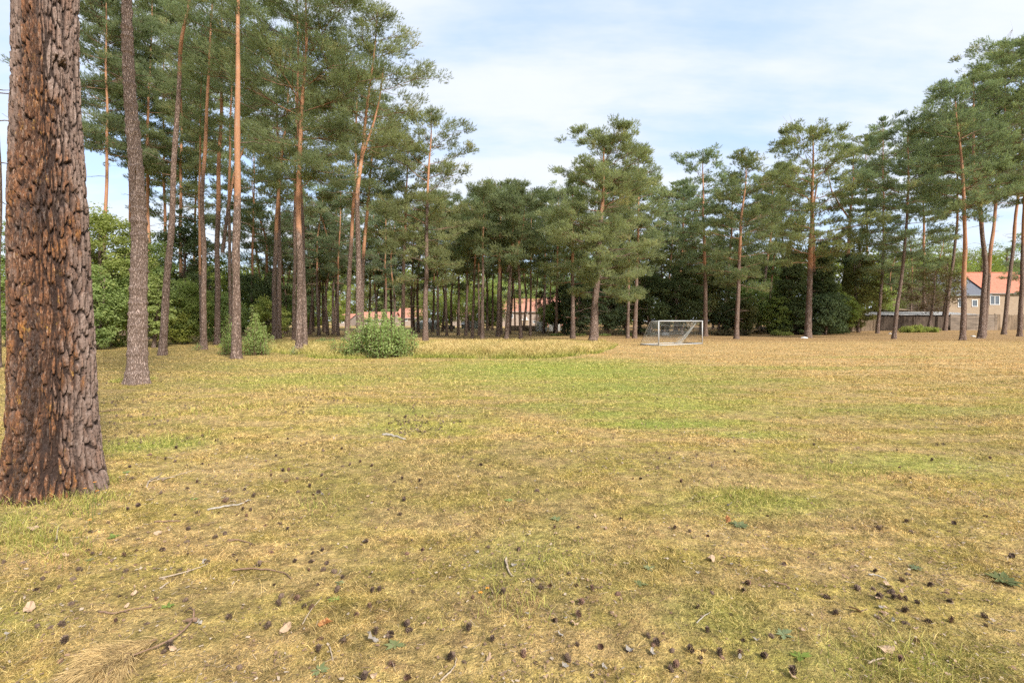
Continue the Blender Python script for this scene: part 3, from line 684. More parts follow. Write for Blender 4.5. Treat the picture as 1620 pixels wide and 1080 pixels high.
# slim pines of the middle distance
G2 = 'slim pines in the middle of the wood'
mid = [('slim pine just past the wide sunlit crown', 693, 531, 692, 5, 420, 300, 48, 'g'), ('thin leaning pine before the low grey shed', 707, 531, 704, 4.5, 430, 310, 44, 'g'),
       ('orange-topped slim pine in front of the dark bins', 725, 530, 726, 5, 430, 330, 42, 'y'), ('grey slim pine beside the dark bins', 737, 531, 739, 5, 440, 335, 40, 'g'),
       ('pine tilted over towards the pair of close stems', 747, 535, 752, 5, 400, 300, 52, 'g'), ('first of two close stems before the grey-green fence', 758, 531, 757, 4.5, 430, 318, 40, 'b'),
       ('dark front stem of the close pair before the grey-green fence', 763, 538, 764, 6.5, 400, 285, 62, 'g'), ('small orange far pine between close pair and thick dark pine', 779, 522, 780, 4, 430, 345, 34, 'y'),
       ('thick dark pine with big rounded crown before the old houses', 788, 532, 790, 7, 420, 276, 62, 'g'), ('thin pine against the thick dark pine', 793, 529, 793, 4, 440, 320, 38, 'b'),
       ('reddish pine with several upswept orange limbs before the old houses', 801, 538, 808, 7.5, 430, 282, 56, 'g'), ('tilted slender pine behind the reddish many-limbed pine', 806, 528, 812, 4.5, 440, 310, 44, 'y'),
       ('straight dark pine in line with the old red-roofed house', 824, 538, 821, 6, 430, 278, 50, 'g'), ('thin pine in front of the white-windowed house gable', 839, 531, 840, 4, 430, 300, 44, 'b'),
       ('thin pine in front of the pale concrete panel fence', 860, 527, 862, 5, 430, 300, 48, 'g'), ('ivy-dark pine before the pale panel fence end', 880, 530, 882, 5.5, 400, 290, 50, 'b'),
       ('sturdy grey pine beside the dark laurels', 906, 535, 906, 8, 455, 275, 62, 'y')]
for lb, x, y, xt, w, cb, top, rp, kd in mid:
    fk = [(802, 430), (814, 400), (826, 372), (830, 330)] if x == 801 else None
    pine(lb, [(x, y), ((x + xt) / 2, (y + cb) / 2), (xt, cb), (xt + (xt - x) * .6, (cb + top) / 2)], w, cb, top, rp, 1.2, kd, G2, orange=(5, 9), fork=fk, sides=8, rings=30, K=7, limbs=22, stubs=5)
# right-hand side
pine('broad bushy pine with low hanging crown and slanting pink trunk', [(938, 541), (941, 480), (947, 420), (950, 350), (955, 300)], 13, 470, 196, 96, 1.3, 'y', orange=(8, 12), limbs=46, seed=40, hang=.12, sides=14, flat=1.3)
pine('thin stem hugging the broad bushy pine', [(944, 534), (944, 470), (947, 420)], 5.5, 430, 250, 66, 1.1, 'g', orange=(4, 8))
pine('thin straight pine just before the tall pale twin stem', [(993, 535), (994, 480), (995, 430)], 5.5, 430, 262, 50, 1.1, 'g', orange=(3, 7))
pine('tall orange-topped pine near the side of the goal net', [(1004, 535), (1006, 480), (1008, 420), (1010, 350)], 7.5, 415, 225, 62, 1.15, 'y', orange=(5, 9), seed=4)
pine('grey pine behind the tall orange-topped pine near the net', [(1012, 527), (1012, 470), (1011, 420), (1010, 360)], 6.5, 410, 265, 50, 1.0, 'b', orange=(8, 12))
pine('thin pinkish pine rising behind the goal net', [(1056, 524), (1057, 470), (1061, 410), (1064, 380)], 5, 420, 290, 45, 1.0, 'g', orange=(5, 9))
pine('leaning brown pine rising behind the goal crossbar', [(1069, 524), (1071, 480), (1078, 410), (1081, 360)], 7.5, 410, 275, 52, 1.05, 'g', orange=(6, 10))
pine('pine right beside the far goal post, layered crown', [(1116, 532), (1116, 480), (1115, 420), (1113, 350), (1112, 290)], 8, 440, 228, 62, 1.05, 'g', orange=(6, 9), seed=9, limbs=32)
pine('slim leaning pine behind the pink-trunked pine', [(1144, 522), (1149, 460), (1154, 410), (1158, 360)], 6, 400, 270, 46, 1.0, 'g', orange=(7, 11))
pine('pink-trunked pine in the litter past the goal', [(1165, 536), (1167, 480), (1170, 410), (1172, 350), (1180, 290)], 8.5, 455, 232, 66, 1.1, 'g', orange=(6, 9), seed=10, limbs=34)
pine('slanted grey pine by the pile of cut logs', [(1202, 524), (1207, 470), (1214, 410), (1222, 360)], 6, 400, 262, 50, 1.0, 'g', orange=(8, 12))
pine('flat-topped umbrella pine with orange-pink trunk and pale stones at its foot', [(1278, 534), (1280, 480), (1282, 420), (1284, 350), (1286, 280)], 12, 425, 190, 78, 1.05, 'y', orange=(5, 9), seed=14, limbs=40, rnd=5.5, fork=[(1287, 430), (1289, 380), (1290, 330), (1300, 280)], sides=14)
IV = pine('ivy-clad pine forking high above the dark conifers', [(1335, 521), (1338, 460), (1342, 400), (1344, 350), (1350, 290)], 9, 330, 218, 56, 1.0, 'g', orange=(8, 12), seed=16, fork=[(1343, 345), (1330, 325), (1318, 300), (1313, 270)])
pine('thin pine leaning before the corrugated shed roof', [(1388, 527), (1393, 470), (1397, 420), (1398, 350), (1397, 280)], 7, 450, 172, 60, 1.0, 'b', orange=(8, 14), seed=20, limbs=34)
pine('slanting pine with bulging foot before the board fence', [(1414, 536), (1420, 480), (1430, 410), (1436, 330), (1437, 260)], 8, 430, 175, 64, 1.0, 'b', orange=(9, 14), seed=22, limbs=34)
pine('dark curving pine beside the bronze-leaved tree', [(1495, 523), (1500, 470), (1507, 420), (1515, 350), (1514, 270)], 7.5, 345, 155, 60, 1.1, 'g', orange=(12, 16), seed=23)
pine('orange plate-barked pine in front of the slate roof', [(1523, 538), (1525, 480), (1526, 400), (1526, 320), (1520, 240), (1512, 180)], 11, 345, 112, 78, 1.05, 'b', orange=(3, 6.5), seed=24, sides=14, limbs=36, stubs=7)
pine('stout dark pine before the join of slate and orange roofs', [(1552, 535), (1556, 480), (1559, 420), (1552, 340), (1541, 280), (1540, 200)], 12, 330, 92, 80, 1.05, 'g', orange=(9, 13), seed=25, sides=14, limbs=36)
pine('leaning pine with red upper stem before the orange roof', [(1556, 532), (1562, 470), (1567, 400), (1576, 320), (1582, 260), (1590, 200)], 9, 325, 64, 80, 1.05, 'g', orange=(5, 9), seed=26, limbs=36)
pine('dark leaning pine past the white window', [(1588, 529), (1595, 460), (1603, 390), (1611, 300), (1616, 200)], 9, 300, 40, 96, 1.1, 'b', orange=(9, 13), seed=27, limbs=36)
pine('last pine of the row at the end of the fence', [(1613, 532), (1617, 440), (1620, 340), (1622, 240)], 9.5, 290, 30, 100, 1.1, 'g', orange=(8, 12), seed=28, limbs=36)
pine('pine beyond the end of the row, its branches reaching in', [(1668, 536), (1672, 420), (1680, 260)], 10, 300, 20, 105, 1.0, 'g', orange=(8, 12), seed=29)
pine('upright pine crown showing between umbrella pine and ivy-clad pine', [(1240, 520), (1238, 400), (1236, 330)], 5.5, 380, 250, 40, 1.0, 'g', orange=(6, 10), seed=31)
pine('rounded pine crown showing above the dark conifers', [(1372, 518), (1372, 400), (1370, 280)], 6, 350, 205, 46, 1.1, 'y', orange=(6, 10), seed=32)
pine('tall pine crown filling the gap before the bronze-leaved tree', [(1462, 519), (1462, 400), (1460, 250)], 7, 350, 190, 54, 1.1, 'g', orange=(6, 10), seed=33)

# distant pines that nothing tells apart: a few built, the others copies of them
r_ = np.random.default_rng(11)
protos = []
far_spots = []
for x, y in [(496, 525), (504, 527), (512, 524), (514, 526), (519, 530), (527, 529), (530, 526), (535, 531), (583, 524), (592, 527), (596, 523), (603, 526), (610, 530), (620, 525), (622, 529), (652, 527), (655, 523), (662, 526), (684, 525), (700, 524), (714, 524),
             (742, 523), (411, 528), (418, 526), (424, 530), (452, 528), (456, 525), (490, 529), (505, 531), (771, 523), (815, 521), (828, 523), (851, 522), (870, 522), (893, 523), (920, 523), (958, 523), (970, 522), (1030, 521), (1085, 520), (1128, 521), (1180, 520), (1222, 521), (1305, 519), (1410, 519), (1440, 518), (1480, 518), (1625, 519)]:
    far_spots.append(ground_at(x, y))
LAB_FAR = 'slender distant pine with bare stem and high crown at the back of the wood'
GF = 'distant pines at the back of the wood'
for k in range(5):
    t = pine(LAB_FAR, [(810, 527), (811 + r_.normal() * 3, 470), (812 + r_.normal() * 4, 400), (812, 350)], 4.6, 468 - 8 * k, 318 - 12 * (k % 3), 48 + 3 * (k % 2), .95, 'gybgg'[k], GF, seed=200 + k, orange=(4, 9), sides=7, rings=20, K=6, limbs=20, stubs=4)
    protos.append(t)
for i, (x, y, z) in enumerate(far_spots):
    o = protos[i] if i < 5 else copy_tree(protos[i % 5])
    s = r_.uniform(.82, 1.12) * (1.0 if y < 80 else 1.1)
    o.location = (x, y, z - .03); o.rotation_euler = (0, 0, r_.uniform(0, 6.28)); o.scale = (s, s, s * r_.uniform(.92, 1.08))

# ------------------------------------------------------------------ broadleaf trees, thickets, shrubs
GT = 'trees of the green thicket'
BL = broadleaf
BL('tall yellow-green leafy tree filling the gap behind the huge trunk', 178, 558, 318, 62, M_LEAF_Y, seed=1, nclump=170, per=90, leaf=.15, group=GT, low=.02, Y=31)
BL('low fresh green thicket tree beside the huge trunk', 150, 556, 420, 44, M_LEAF_G, seed=2, nclump=120, per=80, leaf=.13, group=GT, Y=28)
BL('mid green tree behind the ring-barked trunk', 225, 552, 370, 46, M_LEAF_G, seed=3, nclump=120, per=85, leaf=.14, group=GT, Y=32)
BL('yellow-green bush between ring-barked and bent pine', 243, 558, 430, 30, M_LEAF_Y, seed=4, nclump=80, per=80, leaf=.13, group=GT, Y=30)
BL('dark leafy tree above the bend in the path', 292, 548, 330, 52, M_LEAF_D, seed=5, nclump=120, per=80, leaf=.17, group=GT, Y=40, low=.1)
BL('green undergrowth tree at the end of the path', 296, 548, 440, 44, M_LEAF_G, seed=6, nclump=110, per=80, leaf=.14, group=GT, Y=35)
BL('pale shrub growing between bent pine and slim upright pine', 277, 549, 492, 30, M_LEAF_Y, 'shrub', 'shrub', seed=7, nclump=60, per=80, leaf=.12, group=GT, Y=34, trunk=False)
BL('green tree peeping out on the far side of the huge trunk', 14, 560, 352, 40, M_LEAF_G, seed=8, nclump=110, per=80, leaf=.14, group=GT, Y=31)
BL('small leafy tree behind the pale sapling clump', 345, 545, 455, 44, M_LEAF_G, seed=9, nclump=90, per=80, leaf=.15, group=GT, Y=40)
BL('dark green tree behind the grey leaning pine', 410, 536, 430, 48, M_LEAF_D, seed=10, nclump=100, per=70, leaf=.2, group=GT, Y=50)
BL('yellowish small tree seen between the leaning stems', 425, 534, 470, 30, M_LEAF_Y, seed=11, nclump=60, per=70, leaf=.16, group=GT, Y=46)
BL('light green garden tree before the red roofs, near the wide sunlit crown', 690, 527, 462, 42, M_LEAF_Y, seed=12, nclump=90, per=80, leaf=.22, Y=82)
BL('bright garden tree beside the grey-green fence', 752, 525, 440, 42, M_LEAF_Y, seed=13, nclump=90, per=80, leaf=.22, Y=80)
BL('green garden tree spreading over the fence before the old houses', 775, 525, 462, 26, M_LEAF_G, seed=14, nclump=70, per=70, leaf=.2, Y=76)
BL('small tree in front of the pale concrete panel fence', 876, 528, 480, 24, M_LEAF_G, seed=15, nclump=70, per=70, leaf=.18, Y=62, low=.2)
BL('bronze-leaved tree before the houses, above the panel fence', 862, 526, 455, 20, M_LEAF_P, seed=16, nclump=50, per=60, leaf=.16, Y=70, low=.3)
BL('green hedge tree closing the avenue of stems', 505, 524, 465, 44, M_LEAF_G, seed=17, nclump=90, per=70, leaf=.24, Y=85)
BL('dark garden tree behind the avenue of stems', 470, 524, 445, 44, M_LEAF_D, seed=18, nclump=90, per=70, leaf=.24, Y=80)
BL('yellow shrub glowing at the end of the avenue of stems', 487, 524, 495, 14, M_LEAF_Y, 'shrub', 'shrub', seed=19, nclump=40, per=60, leaf=.18, Y=72, trunk=False)
BL('dense tree in front of the orange roof beyond the round bush', 640, 524, 440, 36, M_LEAF_O, seed=20, nclump=80, per=70, leaf=.24, Y=127)
for i, (lb, x, tp, rp_, mt, Yd) in enumerate([('leafy garden tree filling the gap beside the grey leaning pine pair', 440, 430, 36, M_LEAF_G, 72), ('pale green understorey tree behind the forked orange pine', 476, 415, 34, M_LEAF_O, 84), ('tall understorey tree behind the dark curved stem', 540, 440, 38, M_LEAF_G, 124), ('olive understorey tree behind the round bush', 588, 440, 36, M_LEAF_O, 126),
        ('dark round garden tree before the dark straight pine stem', 622, 446, 26, M_LEAF_G, 125), ('garden tree between the dark straight pine and the wide sunlit crown', 660, 448, 26, M_LEAF_O, 128), ('leafy crown behind the first of two close stems', 722, 440, 34, M_LEAF_G, 124), ('tall pale crown behind the thick dark pine', 800, 425, 40, M_LEAF_Y, 114), ('green crown behind the slim upright and straight pines', 335, 400, 50, M_LEAF_G, 58), ('leafy tree behind the pines by the sapling clump', 385, 425, 44, M_LEAF_G, 62), ('dark leafy crown between huge trunk and ring-barked trunk', 195, 395, 55, M_LEAF_G, 46)]):
    BL(lb, x, 526, tp, rp_, mt, seed=120 + i, nclump=110, per=75, leaf=.25, Y=Yd, low=.03)
GE = 'dark evergreens along the wood edge'
ev = [('ivy-dark column shrub beside the sturdy grey pine', 893, 528, 425, 17, 'D', 60), ('dark laurel mass beside the broad bushy pine', 918, 530, 432, 34, 'D', 56), ('dark laurel behind the slanting pink trunk', 962, 530, 438, 34, 'D', 55),
      ('tall dark evergreen behind the thin straight pine', 990, 529, 405, 36, 'O', 57), ('dark evergreen behind the goal side net', 1030, 528, 420, 36, 'D', 56), ('dark evergreen with yellow tips above the crossbar', 1048, 526, 395, 34, 'O', 60),
      ('black-green evergreen behind the middle of the goal', 1080, 527, 412, 40, 'D', 56), ('dark evergreen behind the far goal post', 1108, 526, 400, 38, 'O', 58), ('bluish dark shrub past the far goal post', 1137, 526, 428, 34, 'D', 58),
      ('green-tipped shrub between pink-trunked and slanted grey pines', 1186, 525, 440, 34, 'G', 60), ('low bush under the slanted grey pine', 1172, 526, 468, 28, 'O', 58), ('low green bush beside the log pile', 1228, 525, 470, 26, 'G', 58)]
for i, (lb, x, y, tp, rp, k, Yd) in enumerate(ev):
    BL(lb, x, y, tp, rp, {'D': M_LEAF_D, 'O': M_LEAF_O, 'G': M_LEAF_G}[k], 'evergreen_shrub', 'shrub', seed=30 + i, nclump=110, per=75, leaf=.20, Y=Yd, group=GE)
BL('wide black-green cypress-like conifer behind the umbrella pine', 1254, 522, 398, 37, M_LEAF_D, 'dark_conifer', 'conifer', seed=50, nclump=230, per=80, leaf=.19, Y=58, cone=True, flatk=.4)
BL('pointed black-green conifer touching the umbrella pine trunk', 1301, 522, 382, 32, M_LEAF_D, 'dark_conifer', 'conifer', seed=51, nclump=230, per=80, leaf=.19, Y=60, cone=True, flatk=.4)
BL('green laurel under the pointed conifer', 1306, 522, 458, 34, M_LEAF_D, 'evergreen_shrub', 'shrub', seed=52, nclump=110, per=75, leaf=.19, Y=56)
BL('leafy shrub at the foot of the ivy-clad pine', 1330, 522, 455, 26, M_LEAF_G, 'shrub', 'shrub', seed=53, nclump=80, per=70, leaf=.19, Y=60)
BL('mid green tree between ivy-clad pine and fence', 1358, 520, 400, 36, M_LEAF_O, seed=54, nclump=110, per=75, leaf=.21, Y=62)
BL('bright lime garden tree behind the corrugated shed', 1380, 518, 435, 34, M_LEAF_Y, seed=55, nclump=100, per=80, leaf=.22, Y=80)
BL('bronze-leaved spreading tree in front of the fence', 1468, 522, 412, 46, M_LEAF_P, seed=56, nclump=58, per=55, leaf=.17, Y=64, low=.25)
BL('olive-green tree with bronze tint arching over the shed', 1490, 521, 390, 36, M_LEAF_O, seed=57, nclump=60, per=60, leaf=.20, Y=68, low=.3)
BL('grey-green tree behind the slim leaning pines at the fence start', 1412, 520, 395, 36, M_LEAF_O, seed=58, nclump=90, per=70, leaf=.22, Y=84)
back = [('olive tree standing behind the far goal post evergreens', 1075, 350, 50, 'O', 75), ('yellowing tree behind the pink-trunked pine', 1150, 372, 50, 'O', 74), ('tall green tree behind the slanted grey pine', 1200, 385, 46, 'G', 76), ('olive tree above the wide black-green conifer', 1258, 372, 42, 'O', 78),
        ('olive-green tree behind the ivy-clad pine', 1340, 350, 46, 'O', 76), ('green tree behind the thin straight pine near the net', 990, 372, 46, 'G', 78), ('green tree behind the broad bushy pine', 920, 380, 44, 'G', 80), ('far green wood-edge tree over the orange roof', 1600, 372, 48, 'G', 125), ('far green wood-edge tree over the slate roof', 1540, 378, 44, 'G', 125),
        ('far pale tree past the thin pine at the fence', 1440, 375, 44, 'G', 110), ('far dark tree behind the bronze-leaved tree', 1495, 372, 44, 'G', 120), ('far tree beyond the orange roof end', 1655, 375, 50, 'G', 125), ('tall green tree behind the old houses', 850, 432, 44, 'G', 118), ('tall green tree behind the salmon roof', 910, 430, 40, 'G', 116), ('green crown behind the small orange far pine', 775, 432, 44, 'G', 112)]
for i, (lb, x, tp, rp, k, Yd) in enumerate(back):
    BL(lb, x, 520, tp, rp, {'O': M_LEAF_O, 'G': M_LEAF_G}[k], seed=70 + i, nclump=100, per=70, leaf=.30, Y=Yd, low=.05, tr=.16)

# saplings and round bush
def bush(label, lobes, Y0, mat, name='bush', leaf=.085, dens=1.0, seed=0):
    """lobes: (px centre, px foot row, top row, px radius)"""
    r = np.random.default_rng(seed)
    x0 = (lobes[0][0] - CX) * Y0 / F; root = empty(name, (x0, Y0, gz(x0, Y0))); tag(root, label, 'bush')
    g = Geo(); Vs = []; vs = []
    for q, (px, py, tp, rp) in enumerate(lobes):
        c = np.array([(px - CX) * Y0 / F - x0, r.normal() * .35, 0]); H = (py - tp) * Y0 / F; Rr = rp * Y0 / F
        ns = int(46 * dens * Rr)
        for k in range(max(8, ns)):
            a = r.uniform(0, 2 * np.pi); rr = Rr * r.random() ** .6; h = H * (1.02 - .42 * (rr / Rr) ** 2) * r.uniform(.55, 1.16)
            p0 = c + np.array([math.cos(a), math.sin(a), 0]) * rr * .5; p2 = c + np.array([math.cos(a) * rr, math.sin(a) * rr, h])
            pm = (p0 + p2) / 2 + np.array([math.cos(a), math.sin(a), 0]) * .08
            g.tube([p0, pm, p2], [.012, .008, .003], 4, False)
            m = int(85 * h / 1.6)
            s = r.uniform(.06, 1.02, m); P = np.where(s[:, None] < .5, p0 + (pm - p0) * (s[:, None] * 2), pm + (p2 - pm) * (s[:, None] * 2 - 1))
            d = unit(r.normal(size=(m, 3)) * [1, 1, .35]); P = P + d * (r.uniform(.03, .26, m) * (1.25 - s))[:, None]
            nrm = unit(np.array([0, 0, 1.]) + r.normal(size=(m, 3)) * .55); t1 = unit(d - nrm * (d * nrm).sum(1)[:, None]); t2 = np.cross(nrm, t1)
            L = leaf * r.uniform(.6, 1.25, m)[:, None]
            Vs.append(np.stack([P, P + t1 * L * .45 + t2 * L * .32, P + t1 * L - nrm * L * .15, P + t1 * L * .45 - t2 * L * .32], 1).reshape(-1, 3)); vs.append(np.clip(r.normal(.5, .15) + .35 * (r.random(m) - .5) + .25 * (s - .5), 0, 1))
    g.build('stems', M_TWIG, root, True)
    V = np.vstack(Vs); V[:, 2] = np.maximum(V[:, 2], .02)
    mk('foliage', V, np.arange(len(V)).reshape(-1, 4), mat, root, {'v': np.repeat(np.concatenate(vs), 4)}); return root
bush('big round sapling bush at the mown edge, fresh green leaves', [(572, 560, 500, 27), (598, 562, 492, 30), (626, 556, 496, 30), (610, 563, 505, 34), (642, 552, 508, 20), (556, 562, 515, 16)], 22.6, M_BUSH, seed=1, leaf=.095)
bush('small low sapling beside the big round bush', [(530, 562, 535, 9), (522, 558, 538, 6)], 23.0, M_BUSH, 'bush', seed=2, leaf=.07)
bush('pale sapling clump around the straight orange-topped pine', [(352, 560, 505, 13), (362, 562, 525, 12), (396, 560, 500, 17), (408, 562, 488, 14), (352, 560, 498, 10), (418, 562, 520, 15), (388, 563, 530, 16)], 23.6, M_BUSH, seed=3, leaf=.08)
bush('white-tinged sprig at the foot of the bright orange forked pine', [(471, 560, 545, 5)], 24.0, M_BUSH, 'sprig', seed=4, leaf=.06, dens=.6)
bush('ivy sprig around the foot of the slim upright pine', [(320, 555, 541, 6)], 27.5, M_BUSH, 'sprig', seed=5, leaf=.07, dens=.6)
bush('low dark bramble patch in the grass behind the straight stems', [(508, 541, 533, 14), (528, 541, 534, 10)], 36, M_LEAF_G, 'bramble', seed=6, leaf=.10)
bush('thin weedy sprout with drooping leaves in the golden grass', [(826, 551, 539, 3), (822, 552, 546, 7)], 29.5, M_LEAF_O, 'weed', seed=7, leaf=.07, dens=.5)
bush('small green seedling in the golden grass', [(789, 545, 536, 4)], 33, M_BUSH, 'weed', seed=8, leaf=.07, dens=.5)
bush('light green bracken along the foot of the board fence', [(1432, 522, 513, 12), (1455, 523, 512, 16), (1478, 523, 514, 12)], 62, M_LEAF_Y, 'bracken', seed=9, leaf=.16)
bush('dry brown bracken at the wood edge past the goal post', [(1150, 528, 519, 14), (1178, 529, 521, 10), (1135, 528, 520, 8)], 55, M_LEAF_P, 'bracken', seed=10, leaf=.16)
bush('pale green nettles beside the log pile', [(1228, 527, 518, 10), (1245, 527, 521, 8)], 55, M_LEAF_Y, 'nettles', seed=11, leaf=.14)
bush('low green strip of ground cover beneath the dark laurels', [(880, 529, 525, 14), (915, 530, 526, 16), (955, 530, 526, 14), (1000, 530, 526, 12)], 54, M_LEAF_G, 'ground_cover', seed=12, leaf=.12)

# ivy on the forked pine by the conifers
def ivy(tree, h0, h1, rad, k, path_px, Y0):
    r = np.random.default_rng(8); base = np.array(tree.location)
    z = r.uniform(h0, h1, k); a = r.uniform(0, 2 * np.pi, k)
    pts = np.array([at(x, y, Y0) - base for x, y in path_px]); cx = np.interp(z, pts[:, 2], pts[:, 0])
    rr = rad * (.6 + .5 * r.random(k)) * (1 + .4 * vnoise(z * 1.3, a, 3)) * (1 - .45 * z / h1)
    P = np.stack([cx + np.cos(a) * rr, np.sin(a) * rr, z], 1)
    nrm = unit(np.stack([np.cos(a), np.sin(a), 0 * a + .3], 1) + r.normal(size=(k, 3)) * .4); t1 = unit(np.cross(nrm, r.normal(size=(k, 3)))); t2 = np.cross(nrm, t1); s = .16
    V = np.stack([P - t1 * s * .5, P + t2 * s * .4, P + t1 * s * .5, P - t2 * s * .4], 1).reshape(-1, 3)
    mk('ivy', V, np.arange(k * 4).reshape(-1, 4), M_IVY, tree, {'v': np.repeat(r.random(k), 4)})
ivy(IV, .1, 11, .62, 5200, [(1335, 521), (1338, 460), (1342, 400), (1344, 350)], IV.location[1])

# far wood closing the horizon: one mass of foliage nobody could count
def far_wood():
    r = np.random.default_rng(21)
    nc = 4600
    x = r.uniform(-230, 260, nc); y = 135 + 14 * r.random(nc) + 8 * np.sin(x * .05)
    top = 13.5 + 6 * fbm(x * .09, x * 0, 5) + np.where(x > 60, 3, 0)
    z = r.random(nc) ** .8 * top
    cen = np.stack([x, y, z + .4], 1); per = 34; idx = np.repeat(np.arange(nc), per); m = len(idx)
    P = cen[idx] + randdir(m, r) * (r.random(m) ** .4)[:, None] * np.array([2.6, 2.0, 1.5]); P[:, 2] = np.maximum(P[:, 2], .5)
    nrm = unit(r.normal(size=(m, 3)) + [0, -.4, .7]); t1 = unit(np.cross(nrm, r.normal(size=(m, 3)))); t2 = np.cross(nrm, t1); s = (.75 * r.uniform(.6, 1.3, m))[:, None]
    V = np.stack([P - t1 * s * .5, P + t2 * s * .35, P + t1 * s * .5, P - t2 * s * .35], 1).reshape(-1, 3)
    o = mk('far_wood', V, np.arange(m * 4).reshape(-1, 4), M_LEAF_G, None, {'v': np.repeat(np.clip(r.normal(.4, .2, nc)[idx] * .6 + r.random(m) * .35, 0, 1), 4)})
    tag(o, 'distant green wood closing the horizon behind the houses', 'wood', kind='stuff')
far_wood()

# ------------------------------------------------------------------ football goal
M_WHITE = simple('white_goal_paint', (.42, .42, .41), .45, .06, 4, .4)
M_NET = simple('net_cord', (.38, .38, .35), .8, .1, 20)
def goal():
    A = np.array(ground_at(1042, 547.0)); A[2] = gz(A[0], A[1])
    B = np.array([(1111 - CX) * 35.0 / F, 35.0, 0]); B[2] = gz(B[0], B[1])
    d = unit((B - A) * [1, 1, 0]); W = np.linalg.norm((B - A)[:2]); nrm = np.array([-d[1], d[0], 0]); H = 1.66; z0 = np.array([0, 0, 1.])
    root = empty('football_goal', A); tag(root, 'white football goal with sagging net standing on the dry lawn', 'goal')
    def P(u, v, w): return d * u + nrm * v + z0 * w
    for u in (0, W):
        g = Geo(); g.tube([P(u, 0, -.02), P(u, 0, H)], .040, 10); g.build('post', M_WHITE, root, True)
    g = Geo(); g.tube([P(-.05, 0, H), P(W + .05, 0, H)], .040, 10); g.build('crossbar', M_WHITE, root, True)
    Dt, Db = .72, 1.55
    for u in (0, W):
        g = Geo(); g.tube([P(u, 0, H - .01), P(u, Dt - .1, H - .02), P(u, Dt, H - .09), P(u, Db, .03)], .02, 8); g.build('back_stay', M_WHITE, root, True)
        g = Geo(); g.tube([P(u, 0, .04), P(u, Db, .04)], .04, 8); g.build('side_bar', M_WHITE, root, True)
    g = Geo(); g.tube([P(0, Db, .04), P(W, Db, .04)], .035, 8); g.build('back_bar', M_WHITE, root, True)
    g = Geo(); g.tube([P(0, 0, .035), P(W, 0, .035)], .035, 8); g.build('ground_bar', M_WHITE, root, True)
    # net: back sheet sags between the stays, side sheets, all of fine cord
    g = Geo(); nu, nv = 42, 20; cr = .0042
    def sheet(u, s):                                 # s 0 crossbar .. 1 ground bar
        if s < .3: v, w = Dt * s / .3, H - .04
        else: t = (s - .3) / .7; v, w = Dt + (Db - Dt) * t, (H - .08) * (1 - t) + .03
        sag = math.sin(math.pi * u) ** .6 * math.sin(math.pi * min(1, s * 1.15)) * .42
        gather = .12 * math.sin(u * 9)
        return P(u * W, v - sag * .5, max(.03, w - sag * (.9 + gather) * (1 if s < .6 else .6)))
    for i in range(nu + 1):
        u = i / nu; g.tube([sheet(u, s) for s in np.linspace(0, 1, 16)], cr, 3, False)
    for j in range(nv + 1):
        s = j / nv; g.tube([sheet(u, s) for u in np.linspace(0, 1, 22)], cr, 3, False)
    g.build('net', M_NET, root, True)
    for u in (0, W):
        g = Geo()
        for j in range(15):
            w = .04 + (H - .1) * j / 14; vm = Db - (Db - Dt) * (w / H) if w < H - .09 else Dt
            g.tube([P(u, 0, w), P(u, vm / 2, w - .07), P(u, vm, w)], cr, 3, False)
        for j in range(1, 14):
            v = Db * j / 14; top = H - .05 if v < Dt else (H - .09) * (Db - v) / (Db - Dt) + .03
            g.tube([P(u, v, .04), P(u, v, max(.06, top))], cr, 3, False)
        g.build('side_net', M_NET, root, True)
    g = Geo()                                      # gathered bundle of net hanging down from the bar
    for k in range(9):
        o_ = r_.normal(size=3) * .04
        g.tube([P(W * .90, .1, H - .03) + o_ * .3, P(W * .83, .35, H * .62) + o_, P(W * .74, .6, .42) + o_ * 2.2, P(W * .66, .85, .10) + o_ * 3.4], .010, 4, False)
    g.build('gathered_net', M_NET, root, True)
goal()

# ------------------------------------------------------------------ fences, walls, sheds, houses
M_BOARD = simple('weathered_boards', (.185, .135, .09), .9, .6, 2, .15, streak=(1.6, 1.6, .3), bump=.5)
M_BOARDD = simple('dark_weathered_boards', (.095, .070, .052), .9, .6, 2, .15, streak=(1.6, 1.6, .3), bump=.5)
M_PLANK = simple('grey_planks', (.19, .15, .115), .9, .5, 1.5, .15, streak=(.35, 1, 3), bump=.5)
M_CONC = simple('pale_concrete', (.62, .60, .57), .85, .12, 3)
M_GREYP = simple('grey_green_panels', (.27, .30, .28), .85, .2, 3)
M_SHEET = simple('corrugated_sheet', (.50, .48, .46), .7, .2, 5, .35)
M_PLASTIC = simple('dark_plastic', (.035, .037, .04), .5, .2, 5, .4)
M_GLASS = simple('window_glass', (.10, .12, .14), .12, .3, 1.0, .6, bump=0)
M_FRAME = simple('white_window_frame', (.80, .80, .78), .5, .04, 5)
M_SLAT = simple('slate_roof', (.125, .13, .15), .7, .22, 2.5, .3, streak=(1, 1, 6), bump=.5)
def tile_mat(name, c):
    m, nt, n = mat_new(name); pos = n('ShaderNodeTexCoord').outputs['Object']
    f = n.noise(pos, 2.5, 4, .6); f2 = n.noise(pos, 14, 3, .6)
    cc = n.mix(n.ramp(f, .35, .65), tuple(x * .82 for x in c), c); cc = n.mix(n.math('MULTIPLY', n.ramp(f2, .5, .7), .35), cc, tuple(x * .6 for x in c))
    finish(nt, principled(n, cc, .8, .2)); return m
M_TILE = tile_mat('orange_roof_tiles', (.52, .20, .13)); M_TILE2 = tile_mat('faded_salmon_roof_tiles', (.50, .25, .18))
